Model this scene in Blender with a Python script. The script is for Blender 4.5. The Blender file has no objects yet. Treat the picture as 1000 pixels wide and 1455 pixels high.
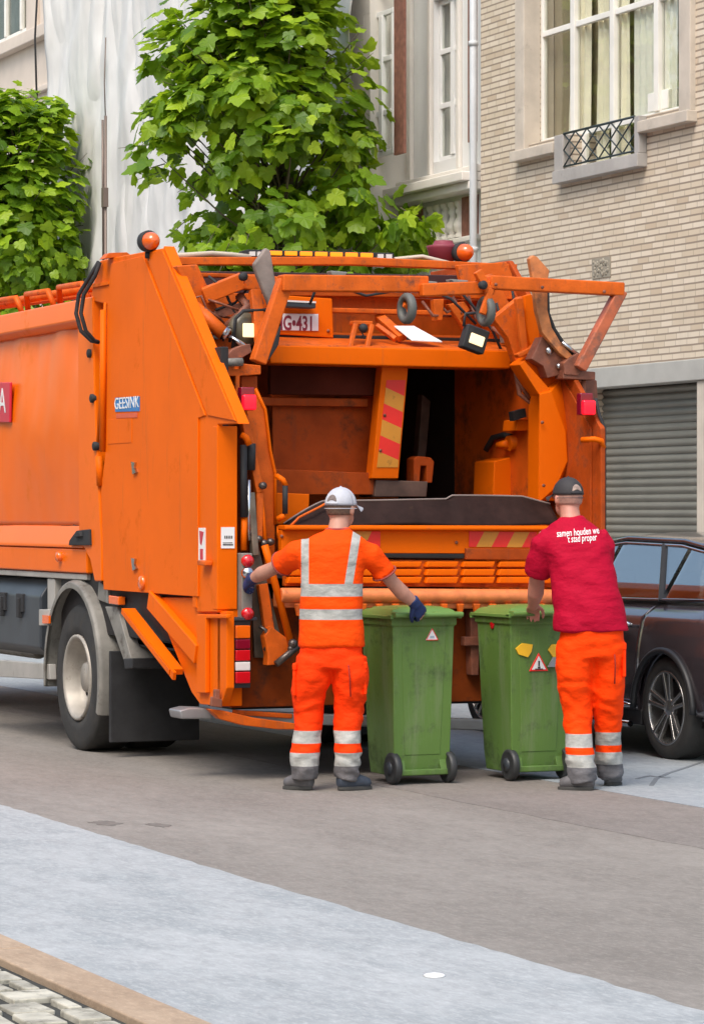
import bpy, bmesh, math, random
from mathutils import Vector, Matrix, noise
from mathutils.bvhtree import BVHTree
PI = math.pi
sc = bpy.context.scene
C = sc.collection
# ------------------------------------------------------------------ camera, sky, sun, exposure
F, H = 4400.0, 1.6                       # focal length in photo pixels (1000 wide), eye height
TH = math.atan(1907 / F)                 # the street runs this far to the left of the view
SN, CS = math.sin(TH), math.cos(TH)
FW, RT, UP = Vector((SN, CS, 0)), Vector((CS, -SN, 0)), Vector((0, 0, 1))
cd = bpy.data.cameras.new('camera'); cam = bpy.data.objects.new('camera', cd); C.objects.link(cam)
cam.location = (0, 0, H); cam.rotation_euler = (PI / 2, 0, -TH)
cd.sensor_fit = 'HORIZONTAL'; cd.sensor_width = 36; cd.lens = 36 * F / 1000; cd.shift_y = 0.0025
cd.clip_start = 0.5; cd.clip_end = 600
sc.camera = cam
SUN_EL, SUN_AZ = math.radians(55), math.radians(228)     # azimuth clockwise from +Y
w = bpy.data.worlds.new('World'); sc.world = w; w.use_nodes = True
nt = w.node_tree
sky = nt.nodes.new('ShaderNodeTexSky'); sky.sky_type = 'NISHITA'; sky.sun_disc = False
sky.sun_elevation = SUN_EL; sky.sun_rotation = SUN_AZ; sky.air_density = 1.6; sky.dust_density = 3.5; sky.ozone_density = 1.0
bg = nt.nodes['Background']; nt.links.new(sky.outputs[0], bg.inputs[0]); bg.inputs[1].default_value = 0.15
sd = bpy.data.lights.new('sun', 'SUN'); so = bpy.data.objects.new('sun', sd); C.objects.link(so)
sd.energy = 1.4; sd.angle = math.radians(30); sd.color = (1, .96, .9)
sdir = Vector((math.sin(SUN_AZ) * math.cos(SUN_EL), math.cos(SUN_AZ) * math.cos(SUN_EL), math.sin(SUN_EL)))
so.rotation_euler = sdir.to_track_quat('Z', 'Y').to_euler()
sc.view_settings.view_transform = 'Standard'; sc.view_settings.look = 'None'
sc.view_settings.exposure = 0.76; sc.view_settings.gamma = 1

# ------------------------------------------------------------------ surveying helpers
def ray(px, py): return FW * F + RT * (px - 500) + UP * (730 - py)
def O(): return Vector((0, 0, H))
def SX(px, py, X):                        # where the sight line meets the upright plane along the street at X
    d = ray(px, py); return O() + d * (X / d.x)
def RY(px, py, Y):                        # ... and the cross-street plane at Y
    d = ray(px, py); return O() + d * (Y / d.y)
def DD(px, py, D): return O() + ray(px, py) * (D / F)
def YX(px, X): return SX(px, 730, X).y
def XY(px, Y): return RY(px, 730, Y).x
def ZX(px, py, X): return SX(px, py, X).z
def V(*a): return Vector(a)

# ------------------------------------------------------------------ mesh builder
class MB:
    def __init__(s): s.bm = bmesh.new()
    def _face(s, vs, smooth=False):
        try:
            f = s.bm.faces.new(vs); f.smooth = smooth; return f
        except ValueError: return None
    def prism(s, pts, d):                 # polygon pts extruded by d
        pts = [Vector(p) for p in pts]; d = Vector(d)
        a = [s.bm.verts.new(p) for p in pts]; b = [s.bm.verts.new(p + d) for p in pts]
        s._face(a); s._face(b[::-1]); n = len(pts)
        for i in range(n): s._face([a[i], b[i], b[(i + 1) % n], a[(i + 1) % n]])
        return s
    def side(s, pix, X, t): return s.prism([SX(x, y, X) for x, y in pix], (t, 0, 0))
    def rear(s, pix, Y, t): return s.prism([RY(x, y, Y) for x, y in pix], (0, t, 0))
    def box(s, c, sz, rot=None):
        c = Vector(c); vs = []
        for i in (-1, 1):
            for j in (-1, 1):
                for k in (-1, 1):
                    v = Vector((i * sz[0] / 2, j * sz[1] / 2, k * sz[2] / 2))
                    if rot is not None: v = rot @ v
                    vs.append(s.bm.verts.new(c + v))
        for q in ((0, 1, 3, 2), (4, 6, 7, 5), (0, 4, 5, 1), (2, 3, 7, 6), (0, 2, 6, 4), (1, 5, 7, 3)): s._face([vs[i] for i in q])
        return s
    def bx(s, x0, x1, y0, y1, z0, z1): return s.box(((x0 + x1) / 2, (y0 + y1) / 2, (z0 + z1) / 2), (abs(x1 - x0), abs(y1 - y0), abs(z1 - z0)))
    def beam(s, p0, p1, w, h, up=(0, 0, 1)):   # rectangular bar
        p0, p1 = Vector(p0), Vector(p1); t = (p1 - p0).normalized()
        a = t.cross(Vector(up));
        if a.length < 1e-4: a = t.cross(Vector((1, 0, 0)))
        a.normalize(); b = a.cross(t)
        q = [a * w / 2 + b * h / 2, -a * w / 2 + b * h / 2, -a * w / 2 - b * h / 2, a * w / 2 - b * h / 2]
        return s.prism([p0 + v for v in q], p1 - p0)
    def tube(s, pts, r, n=10, cap=True):
        pts = [Vector(p) for p in pts]; rr = r if isinstance(r, (list, tuple)) else [r] * len(pts)
        t0 = (pts[1] - pts[0]).normalized(); ref = t0.orthogonal().normalized(); rings = []
        for i, p in enumerate(pts):
            t = ((pts[min(i + 1, len(pts) - 1)] - pts[max(i - 1, 0)])).normalized()
            ref = (ref - t * ref.dot(t)); ref = ref.normalized() if ref.length > 1e-5 else t.orthogonal().normalized(); b = t.cross(ref)
            rings.append([s.bm.verts.new(p + (ref * math.cos(2 * PI * k / n) + b * math.sin(2 * PI * k / n)) * rr[i]) for k in range(n)])
        for A, B in zip(rings, rings[1:]):
            for k in range(n): s._face([A[k], A[(k + 1) % n], B[(k + 1) % n], B[k]], True)
        if cap: s._face(rings[0][::-1]); s._face(rings[-1])
        return s
    def lathe(s, c, ax, prof, n=32, close=False):     # prof: (distance along ax, radius)
        c = Vector(c); ax = Vector(ax).normalized(); u = ax.orthogonal().normalized(); v = ax.cross(u); rings = []
        for d, r in prof: rings.append([s.bm.verts.new(c + ax * d + (u * math.cos(2 * PI * k / n) + v * math.sin(2 * PI * k / n)) * max(r, 1e-4)) for k in range(n)])
        pr = list(zip(rings, rings[1:])) + ([(rings[-1], rings[0])] if close else [])
        for A, B in pr:
            for k in range(n): s._face([A[k], A[(k + 1) % n], B[(k + 1) % n], B[k]], True)
        return s
    def ball(s, c, r, n=14, sc3=(1, 1, 1), rot=None):
        m = Matrix.Translation(Vector(c)) @ (rot.to_4x4() if rot else Matrix.Identity(4)) @ Matrix.Diagonal((*sc3, 1))
        g = bmesh.ops.create_uvsphere(s.bm, u_segments=n, v_segments=max(6, n // 2 + 2), radius=r, matrix=m)
        for v in g['verts']:
            for f in v.link_faces: f.smooth = True
        return s
    def grid(s, nu, nv, fn, smooth=True, thick=None):
        g = [[s.bm.verts.new(fn(i / nu, j / nv)) for j in range(nv + 1)] for i in range(nu + 1)]
        for i in range(nu):
            for j in range(nv): s._face([g[i][j], g[i + 1][j], g[i + 1][j + 1], g[i][j + 1]], smooth)
        if thick:
            t = Vector(thick); h = [[s.bm.verts.new(v.co + t) for v in r] for r in g]
            for i in range(nu):
                for j in range(nv): s._face([h[i][j], h[i][j + 1], h[i + 1][j + 1], h[i + 1][j]], smooth)
            for i in range(nu):
                s._face([g[i][0], h[i][0], h[i + 1][0], g[i + 1][0]]); s._face([g[i][nv], g[i + 1][nv], h[i + 1][nv], h[i][nv]])
            for j in range(nv):
                s._face([g[0][j], g[0][j + 1], h[0][j + 1], h[0][j]]); s._face([g[nu][j], h[nu][j], h[nu][j + 1], g[nu][j + 1]])
        return s
    def loft(s, rings, n=20, expo=1.0, cap=True):      # rings: (centre, u-vector, v-vector)
        R = []
        for c, u, v in rings:
            c, u, v = Vector(c), Vector(u), Vector(v); r = []
            for k in range(n):
                a = 2 * PI * k / n; x, y = math.cos(a), math.sin(a)
                x = math.copysign(abs(x) ** expo, x); y = math.copysign(abs(y) ** expo, y)
                r.append(s.bm.verts.new(c + u * x + v * y))
            R.append(r)
        for A, B in zip(R, R[1:]):
            for k in range(n): s._face([A[k], A[(k + 1) % n], B[(k + 1) % n], B[k]], True)
        if cap: s._face(R[0][::-1]); s._face(R[-1])
        return s
    def limb(s, pts, rad, ref=None, n=16, ends=False):   # tapered limb; rad items r or (ra, rb)
        pts = [Vector(p) for p in pts]; rings = []
        for i, p in enumerate(pts):
            t = (pts[min(i + 1, len(pts) - 1)] - pts[max(i - 1, 0)]).normalized()
            rf = Vector(ref) if ref else (RT if abs(t.dot(RT)) < .8 else UP)
            u = (rf - t * rf.dot(t)).normalized(); v = t.cross(u); r = rad[i]
            ra, rb = r if isinstance(r, tuple) else (r, r)
            rings.append((p, u * ra, v * rb))
        s.loft(rings, n)
        if ends:
            for i in (0, -1):
                r = rad[i]; r = min(r) if isinstance(r, tuple) else r; s.ball(pts[i], r * .98, 12)
        return s
    def build(s, name, mat, parent=None, loc=None, bevel=0, smooth=None, recalc=True):
        base = V(0, 0, 0); top = parent
        while top is not None and top.parent is not None: top = top.parent
        if top is not None: base = top.location.copy()
        elif loc is not None: base = Vector(loc)
        bmesh.ops.translate(s.bm, verts=s.bm.verts, vec=-base)
        if recalc: bmesh.ops.recalc_face_normals(s.bm, faces=s.bm.faces)
        if smooth:
            for f in s.bm.faces: f.smooth = True
        if name in SPLIT:
            isl = islands(s.bm)
            if len(isl) > 1:
                for vs in isl[1:]:
                    k = MB(); mp = {v: k.bm.verts.new(v.co) for v in vs}
                    for f in {f for v in vs for f in v.link_faces}:
                        nf = k.bm.faces.new([mp[v] for v in f.verts]); nf.smooth = f.smooth
                    bmesh.ops.translate(k.bm, verts=k.bm.verts, vec=base); k.build(name, mat, parent, bevel=bevel, smooth=smooth, recalc=recalc)
                bmesh.ops.delete(s.bm, geom=[v for vs in isl[1:] for v in vs], context='VERTS')
        me = bpy.data.meshes.new(name); s.bm.to_mesh(me); s.bm.free()
        for m in (mat if isinstance(mat, list) else [mat]): me.materials.append(m)
        o = bpy.data.objects.new(name, me); C.objects.link(o); o.parent = parent
        if parent is None and loc is not None: o.location = loc
        if bevel:
            b = o.modifiers.new('bevel', 'BEVEL'); b.width = bevel; b.segments = 2; b.limit_method = 'ANGLE'; b.angle_limit = math.radians(30)
            if not smooth:
                for f in me.polygons: f.use_smooth = True
                wn = o.modifiers.new('wn', 'WEIGHTED_NORMAL'); wn.keep_sharp = True
        return o
SPLIT = {'lift_link', 'pin', 'linkage', 'grab_handle', 'grip', 'hydraulic_hose', 'bolt', 'lift_rod', 'arm_rib', 'pivot', 'buffer', 'piston_rod', 'comb_tooth', 'brick_panel', 'baluster', 'curtain', 'cable', 'wheel_nut', 'vent_hole', 'wheel_mount', 'seat', 'tail_lamp', 'pipe', 'catch', 'side_window', 'cornice_post', 'hose', 'arm_hub', 'seam', 'hook_bracket', 'lift_linkage', 'hose_bundle', 'pillar', 'bracket', 'print', 'valve_block'}
def islands(bm):
    seen = set(); out = []
    for v in list(bm.verts):
        if v in seen: continue
        st = [v]; seen.add(v); c = []
        while st:
            a = st.pop(); c.append(a)
            for e in a.link_edges:
                b = e.other_vert(a)
                if b not in seen: seen.add(b); st.append(b)
        out.append(c)
    return out
def tag(o, label=None, cat=None, group=None, kind=None):
    if label: o['label'] = label
    if cat: o['category'] = cat
    if group: o['group'] = group
    if kind: o['kind'] = kind
    return o
def empty(name, loc, label, cat, group=None):
    o = bpy.data.objects.new(name, None); C.objects.link(o); o.location = loc; o.empty_display_size = .2
    return tag(o, label, cat, group)
def copy_tree(o, parent=None):
    c = o.copy(); C.objects.link(c); c.parent = parent
    for ch in [x for x in bpy.data.objects if x.parent == o]: copy_tree(ch, c)
    return c
def text(s, size, org, xd, yd, mat, name, parent, ext=.001, align='LEFT', bold=0, sx=1.0, on=None, project=None):
    cu = bpy.data.curves.new('t', 'FONT'); cu.body = s; cu.size = size; cu.extrude = ext; cu.align_x = align; cu.offset = bold; cu.resolution_u = 3
    t = bpy.data.objects.new('t', cu); C.objects.link(t); dg = bpy.context.evaluated_depsgraph_get(); dg.update()
    me = bpy.data.meshes.new_from_object(t.evaluated_get(dg)); bpy.data.objects.remove(t); bpy.data.curves.remove(cu)
    xd, yd = Vector(xd).normalized(), Vector(yd).normalized(); nd = xd.cross(yd)
    m = MB(); m.bm.from_mesh(me)
    if project: bmesh.ops.triangulate(m.bm, faces=m.bm.faces); bmesh.ops.subdivide_edges(m.bm, edges=[e for e in m.bm.edges if e.calc_length() > size * .15], cuts=1)
    for v in m.bm.verts:
        x, y, z = v.co; v.co = Vector(org) + xd * x * sx + yd * y + nd * z
        if project: v.co = project(v.co, z)
    bpy.data.meshes.remove(me)
    return m.build(name, mat, parent, recalc=False)

# ------------------------------------------------------------------ materials
def nmat(name):
    m = bpy.data.materials.new(name); m.use_nodes = True; n = m.node_tree
    return m, n, n.nodes['Principled BSDF']
def mth(n, op, a, b=None, c=None):
    x = n.nodes.new('ShaderNodeMath'); x.operation = op
    for i, v in enumerate((a, b, c)):
        if v is None: continue
        if isinstance(v, (int, float)): x.inputs[i].default_value = v
        else: n.links.new(v, x.inputs[i])
    return x.outputs[0]
def mixc(n, fac, a, b):
    x = n.nodes.new('ShaderNodeMix'); x.data_type = 'RGBA'
    for i, v in ((0, fac), (6, a), (7, b)):
        if isinstance(v, (int, float)): x.inputs[i].default_value = v
        elif isinstance(v, tuple): x.inputs[i].default_value = (*v[:3], 1)
        else: n.links.new(v, x.inputs[i])
    return x.outputs[2]
def ntex(n, scale, detail=4, vec=None, rough=.55, sv=None):
    t = n.nodes.new('ShaderNodeTexNoise'); t.inputs['Scale'].default_value = scale; t.inputs['Detail'].default_value = detail; t.inputs['Roughness'].default_value = rough
    tc = n.nodes.new('ShaderNodeTexCoord'); src = tc.outputs['Object'] if vec is None else vec
    if sv:
        mp = n.nodes.new('ShaderNodeMapping'); mp.inputs['Scale'].default_value = sv; n.links.new(src, mp.inputs[0]); src = mp.outputs[0]
    n.links.new(src, t.inputs['Vector']); return t.outputs['Fac']
def ramp(n, v, a, b):
    x = n.nodes.new('ShaderNodeMapRange'); x.inputs[1].default_value = a; x.inputs[2].default_value = b; x.clamp = True
    n.links.new(v, x.inputs[0]); return x.outputs[0]
def bumpn(n, bs, h, strength, dist=.01):
    b = n.nodes.new('ShaderNodeBump'); b.inputs['Strength'].default_value = strength; b.inputs['Distance'].default_value = dist
    n.links.new(h, b.inputs['Height']); n.links.new(b.outputs[0], bs.inputs['Normal']); return b
def mat(name, col, rough=.5, metal=0, var=.12, vs=3, bump=0, bs_=60, dirt=None, coat=0, emit=None, alpha=None, spec=None, sv=None, streak=None):
    m, n, b = nmat(name)
    k = ramp(n, ntex(n, vs, 5, sv=sv), .3, .7)
    c = mixc(n, k, tuple(x * (1 - var) for x in col), tuple(min(1, x * (1 + var)) for x in col))
    if dirt:
        dc, th0, dscale = dirt[:3]
        d = ramp(n, ntex(n, dscale, 8, rough=.7, sv=(dirt[3] if len(dirt) > 3 else None)), th0, th0 + .16)
        c = mixc(n, d, c, dc)
        r = mth(n, 'MULTIPLY_ADD', d, .35, rough); n.links.new(r, b.inputs['Roughness'])
    else: b.inputs['Roughness'].default_value = rough
    if streak:
        s_ = ramp(n, ntex(n, 5, 7, rough=.75, sv=(2.2, 2.2, .22)), streak[1] - .04, streak[1] + .2); c = mixc(n, mth(n, 'MULTIPLY', s_, .8), c, streak[0])
        s_ = ramp(n, ntex(n, 55, 5, rough=.8), .66, .74); c = mixc(n, mth(n, 'MULTIPLY', s_, .55), c, streak[0])
    n.links.new(c, b.inputs['Base Color']); b.inputs['Metallic'].default_value = metal
    if coat: b.inputs['Coat Weight'].default_value = coat; b.inputs['Coat Roughness'].default_value = .12
    if spec is not None: b.inputs['Specular IOR Level'].default_value = spec
    if bump: bumpn(n, b, ntex(n, bs_, 4), bump)
    if emit: b.inputs['Emission Color'].default_value = (*emit[:3], 1); b.inputs['Emission Strength'].default_value = emit[3]
    return m
OR = mat('orange_paint', (.74, .122, .001), .48, var=.06, vs=2, bump=.04, bs_=6, dirt=((.50, .095, .006), .60, 2.2), coat=0, spec=.09, streak=((.36, .10, .03), .62))
ORB = mat('orange_body_paint', (.80, .137, .002), .32, var=.06, vs=1.2, bump=.05, bs_=4, dirt=((.66, .15, .012), .6, 1.6), coat=.05, spec=.13, streak=((.55, .16, .05), .64))
ORD = mat('weathered_orange_paint', (.60, .105, .008), .5, spec=.2, var=.18, vs=9, bump=.2, bs_=60, dirt=((.20, .06, .03), .56, 11), streak=((.22, .07, .035), .60))
ORH = mat('hopper_and_cheek_shade_paint', (.36, .055, .006), .6, spec=.15, var=.3, vs=5, bump=.2, bs_=30, dirt=((.12, .04, .018), .54, 5), streak=((.14, .05, .025), .60))  # hopper interior paint, also used to paint shade on the right cheek
RUST = mat('rubbed_brown_steel', (.20, .065, .035), .6, var=.4, vs=12, bump=.3, bs_=40, dirt=((.45, .12, .03), .6, 10))
BLK = mat('black_rubber', (.018, .018, .02), .75, var=.3, vs=8, bump=.15, bs_=80, dirt=((.06, .055, .05), .62, 9))
FLAP = mat('hopper_rubber_flap', (.024, .012, .010), .65, spec=.12, var=.35, vs=7, bump=.2, bs_=20, dirt=((.05, .028, .02), .6, 8))
VOID = mat('void_dark_steel', (.012, .010, .010), .7, var=.5, vs=4)  # near-black colour paints in the dark of voids and undersides
STL = mat('bright_steel', (.55, .55, .57), .2, 1, var=.1)
GST = mat('grey_painted_steel', (.20, .19, .17), .55, .0, var=.25, vs=6, bump=.1, dirt=((.09, .075, .06), .55, 8))
ALU = mat('alloy_rail', (.42, .40, .37), .5, .3, var=.15, dirt=((.2, .17, .13), .6, 7))
DGR = mat('dark_blue_grey_plastic', (.035, .042, .052), .45, var=.2, bump=.1)
RIMM = mat('dusty_rim_paint', (.34, .31, .27), .5, .2, var=.2, vs=8, dirt=((.12, .10, .08), .58, 9))
TYRE = mat('tyre_rubber', (.028, .027, .026), .8, var=.25, vs=10, bump=.3, bs_=90, dirt=((.07, .062, .052), .55, 6))
WHT = mat('white_paint', (.75, .75, .74), .45, var=.05)
def lens(name, col, e=0): return mat(name, col, .18, var=.04, coat=.6, emit=(*col, e) if e else None)
REDL = lens('red_lens', (.55, .006, .012)); REDD = lens('dark_red_lens', (.20, .004, .02)); AMBL = lens('amber_lens', (.8, .13, .005)); WHL = lens('clear_lens', (.7, .66, .64))
REDG = mat('lit_red_lamp', (.8, .01, .03), .2, emit=(1, .005, .02, .5), coat=.1)
LEDA = mat('lit_amber_led', (.6, .11, .005), .3, emit=(1, .27, .005, .9)); LAMP = mat('lit_work_lamp', (.5, .42, .25), .3, emit=(1, .74, .40, .85))
GRN = mat('green_button', (.01, .25, .03), .4); YEL = mat('yellow_button', (.8, .45, .02), .4); BLU = mat('blue_sticker', (.02, .16, .42), .4); RDS = mat('red_marking', (.78, .02, .012), .4, dirt=((.4, .05, .02), .62, 12))
YLS = mat('ochre_marking', (.62, .25, .02), .45, dirt=((.3, .13, .02), .6, 12)); MARN = mat('maroon_ink', (.22, .008, .03), .5); INK = mat('dark_ink', (.03, .03, .03), .6)
REDP = mat('crimson_panel', (.55, .02, .05), .4)
# ------------------------------------------------------------------ ground, strips, kerbs, cobbles
def ground_mat(name, c0, c1, streak=None, scale=1.2, rough=.85, grit=.12, sv=(1, .35, 1)):
    m, n, b = nmat(name)
    k = ramp(n, ntex(n, scale, 7, rough=.6, sv=sv), .32, .68); c = mixc(n, k, c0, c1)
    if streak:
        s = ramp(n, ntex(n, 2.2, 8, sv=(1, .45, 1), rough=.65), .46, .66); c = mixc(n, mth(n, 'MULTIPLY', s, .75), c, streak)
    bl = ntex(n, 11, 6, rough=.75, sv=(1, .4, 1)); c = mixc(n, mth(n, 'MULTIPLY', ramp(n, bl, (.42), .70), .5), c, tuple(x * .62 for x in c0)); c = mixc(n, mth(n, 'MULTIPLY', ramp(n, ntex(n, 42, 4, rough=.8, sv=(1, .35, 1)), .48, .72), .6), c, tuple(min(1, x * 1.25) for x in c1))
    g = ntex(n, 90, 3, rough=.8, sv=(1, .4, 1)); c2 = mixc(n, mth(n, 'MULTIPLY', ramp(n, g, .55, .75), grit), c, (.03, .03, .03))
    c2 = mixc(n, mth(n, 'MULTIPLY', ramp(n, ntex(n, 150, 2), .6, .75), grit), c2, (.7, .68, .62))
    n.links.new(c2, b.inputs['Base Color']); b.inputs['Roughness'].default_value = rough
    bumpn(n, b, g, .25, .004); return m
ASPH = ground_mat('worn_asphalt', (.180, .160, .140), (.262, .237, .211), None, 1.0)
CONC = ground_mat('pale_blue_grey_concrete', (.31, .326, .333), (.39, .403, .408), (.23, .255, .265), 1.3, grit=.12, sv=(1, .4, 1))
CON2 = ground_mat('grey_parking_strip_paving', (.25, .28, .30), (.31, .335, .355), None, 1.5, grit=.1)
def sheet(name, x0, x1, y0, y1, z, m):
    b = MB(); b.prism([(x0, y0, z), (x1, y0, z), (x1, y1, z), (x0, y1, z)], (0, 0, -.004 if z > 0 else -.05))
    return tag(b.build(name, m), kind='structure')
sheet('ground', -80, 120, -40, 320, -.008, ASPH)
sheet('road', 4.6, 11.9, -10, 300, 0, ASPH)
b = MB(); random.seed(12); ed = [(4.975 + random.uniform(-.012, .010) + .01 * math.sin(y * .9), y) for y in [6 + .12 * k for k in range(150)]]
b.prism([(3.3, -10, .004), (4.975, -10, .004)] + [(x, y, .004) for x, y in ed] + [(4.975, 120, .004), (3.3, 120, .004)], (0, 0, -.003)); tag(b.build('concrete_strip', CONC), kind='structure')
ASP2 = ground_mat('dark_brown_asphalt', (.160, .140, .124), (.232, .205, .187), None, 1.0)
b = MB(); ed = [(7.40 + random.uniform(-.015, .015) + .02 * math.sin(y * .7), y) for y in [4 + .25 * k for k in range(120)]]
b.prism([(8.428, -10, .0016), (8.428, 120, .0016), (7.4, 120, .0016)] + [(x, y, .0016) for x, y in ed[::-1]] + [(7.4, -10, .0016)], (0, 0, -.001)); tag(b.build('dark_asphalt_band', ASP2), kind='structure')  # strip slightly darker and browner than the rest of the road
sheet('parking_strip', 8.43, 11.9, -10, 150, .004, CON2)
KRB = ground_mat('tan_kerb_stone', (.32, .225, .15), (.42, .31, .215), None, 4, grit=.15)
b = MB(); y = 2.0; random.seed(3)
JY = 10.75
ys = [JY - 7.2, JY - 4.8, JY - 2.4, JY, JY + 2.2, JY + 4.6, JY + 7]
for a, c in zip(ys, ys[1:]): b.bx(3.21, 3.40, a + .012, c - .012, -.05, .030)
tag(b.build('kerb', KRB, bevel=.008), kind='structure')
COB = mat('limestone_sett', (.42, .395, .325), .8, var=.35, vs=6, bump=.5, bs_=40, dirt=((.16, .15, .12), .5, 9))
JNT = mat('dark_joint_soil', (.035, .035, .03), .95, var=.3, bump=.4)
b = MB(); b.bx(-2, 3.205, 6, 16, -.06, .003); tag(b.build('pavement_bed', JNT), kind='structure')
b = MB(); row = 0; y = 6.5
while y < 14.5:
    dy = random.uniform(.19, .25); x = 3.19 - (0 if row % 2 else .0) - random.uniform(0, .02); first = True
    while x > 2.0:
        dx = random.uniform(.11, .22); 
        if first and row % 2: dx *= .6
        first = False
        g = .021; j = lambda: random.uniform(-.005, .005); z = .020 + random.uniform(-.004, .005)
        p = [(x - dx + g + j(), y + g + j(), z), (x - g + j(), y + g + j(), z), (x - g + j(), y + dy - g + j(), z), (x - dx + g + j(), y + dy - g + j(), z)]
        b.prism(p, (0, 0, -.03)); x -= dx
    y += dy; row += 1
tag(b.build('cobbled_pavement', COB, bevel=.006), kind='structure')
b = MB(); b.bx(11.9, 12.05, -10, 150, -.02, .13); tag(b.build('far_kerb', mat('grey_kerb', (.3, .3, .29), .8), bevel=.01), kind='structure')
b = MB(); b.bx(12.053, 15, -10, 150, -.02, .128); tag(b.build('far_pavement', ground_mat('paving', (.28, .27, .26), (.34, .33, .32), None, 3)), kind='structure')
# cracks in the paving beside the car and small patches on the road
b = MB()
def gnd(px, py): d = ray(px, py); return O() + d * (-H / d.z)
for pl in ([(925, 1118), (932, 1108), (950, 1100), (975, 1092), (1010, 1080), (1040, 1072)], [(905, 1108), (922, 1104), (950, 1107)]):
    q = [gnd(*p) for p in pl]
    for a, c in zip(q, q[1:]):
        d = (c - a).normalized(); s = Vector((-d.y, d.x, 0)) * .014
        b.prism([a + s + V(0, 0, .0065), c + s + V(0, 0, .0065), c - s + V(0, 0, .0065), a - s + V(0, 0, .0065)], (0, 0, -.005))
STN = [((150, 1170), .16), ((225, 1173), .12)]
tag(b.build('paving_crack', mat('tar', (.16, .175, .19), .8)), kind='structure')
b = MB(); random.seed(21)
for (sx__, sy__), r_ in STN:
    c = gnd(sx__, sy__); c.z = .0016; N_ = 22; q = [c + V(math.cos(2 * PI * k / N_) * r_ * .45 * random.uniform(.6, 1.2), math.sin(2 * PI * k / N_) * r_ * random.uniform(.6, 1.2), 0) for k in range(N_)]
    b.prism(q, (0, 0, -.001))
tag(b.build('oil_stain', mat('old_stain', (.150, .134, .118), .8, var=.3, vs=20)), kind='structure')
b = MB(); c = gnd(617, 1389)
b.loft([(c + V(0, 0, .005), RT * .040, FW * .055), (c + V(0, 0, .009), RT * .034, FW * .045), (c + V(0, 0, .012), RT * .015, FW * .03)], 14)
tag(b.build('litter', WHT, loc=c), 'small white scrap of litter on the pale concrete strip', 'litter')

# ------------------------------------------------------------------ buildings along the far pavement
XB = 14.4
def facade(name, parent, m, X, y0, y1, z0, z1, holes, depth=.28):
    b = MB(); ys = sorted({y0, y1, *[h[0] for h in holes], *[h[1] for h in holes]}); zs = sorted({z0, z1, *[h[2] for h in holes], *[h[3] for h in holes]})
    ys = [v for v in ys if y0 <= v <= y1]; zs = [v for v in zs if z0 <= v <= z1]
    def inh(y, z): return any(h[0] < y < h[1] and h[2] < z < h[3] for h in holes)
    n, k = len(ys) - 1, len(zs) - 1
    cell = [[inh((ys[i] + ys[i + 1]) / 2, (zs[j] + zs[j + 1]) / 2) for j in range(k)] for i in range(n)]
    def q(p): b._face([b.bm.verts.new(Vector(v)) for v in p])
    for i in range(n):
        for j in range(k):
            a, c, e, f = ys[i], ys[i + 1], zs[j], zs[j + 1]
            if not cell[i][j]:
                q([(X, a, e), (X, a, f), (X, c, f), (X, c, e)])
                for di, dj, pr in ((-1, 0, [(a, e), (a, f)]), (1, 0, [(c, f), (c, e)]), (0, -1, [(c, e), (a, e)]), (0, 1, [(a, f), (c, f)])):
                    ii, jj = i + di, j + dj; out = not (0 <= ii < n and 0 <= jj < k)
                    if out or cell[ii][jj]:
                        (p, r), (s, t) = pr; q([(X, p, r), (X, s, t), (X + depth, s, t), (X + depth, p, r)])
    return b.build(name, m, parent, recalc=False)
def brick_mat():
    m, n, b = nmat('tan_brick'); tc = n.nodes.new('ShaderNodeTexCoord'); sep = n.nodes.new('ShaderNodeSeparateXYZ'); n.links.new(tc.outputs['Object'], sep.inputs[0])
    wob = mth(n, 'MULTIPLY', ntex(n, 3, 2), .006)
    z = mth(n, 'DIVIDE', mth(n, 'ADD', sep.outputs[2], wob), .0635); yy = mth(n, 'DIVIDE', sep.outputs[1], .215)
    row = mth(n, 'FLOOR', z); fz = mth(n, 'FRACT', z)
    off = mth(n, 'MULTIPLY', mth(n, 'FRACT', mth(n, 'MULTIPLY', mth(n, 'SINE', mth(n, 'MULTIPLY', row, 12.9898)), 437.5)), 1.0)
    yo = mth(n, 'ADD', yy, off); col = mth(n, 'FLOOR', yo); fy = mth(n, 'FRACT', yo)
    cv = n.nodes.new('ShaderNodeCombineXYZ'); n.links.new(row, cv.inputs[0]); n.links.new(col, cv.inputs[1])
    wn = n.nodes.new('ShaderNodeTexWhiteNoise'); n.links.new(cv.outputs[0], wn.inputs['Vector'])
    cr = n.nodes.new('ShaderNodeValToRGB'); e = cr.color_ramp.elements; e[0].color = (.50, .395, .285, 1); e[1].color = (.66, .57, .455, 1)
    x = cr.color_ramp.elements.new(.15); x.color = (.56, .465, .345, 1); x = cr.color_ramp.elements.new(.6); x.color = (.61, .52, .405, 1)
    n.links.new(wn.outputs['Value'], cr.inputs[0])
    c = mixc(n, mth(n, 'MULTIPLY', ramp(n, ntex(n, .5, 5), .35, .7), .35), cr.outputs[0], (.50, .44, .36))
    h = mth(n, 'LESS_THAN', fz, .27); vj = mth(n, 'MULTIPLY', mth(n, 'LESS_THAN', fy, .055), .45)
    mm = mth(n, 'MAXIMUM', h, vj)
    c = mixc(n, mth(n, 'MULTIPLY', ramp(n, ntex(n, .8, 7, rough=.7, sv=(1, 2.5, .35)), .5, .75), .35), c, (.36, .31, .25)); c = mixc(n, mm, c, (.27, .215, .165)); n.links.new(c, b.inputs['Base Color']); b.inputs['Roughness'].default_value = .85
    bumpn(n, b, mth(n, 'MULTIPLY', mm, -1), .8, .012); return m
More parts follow.
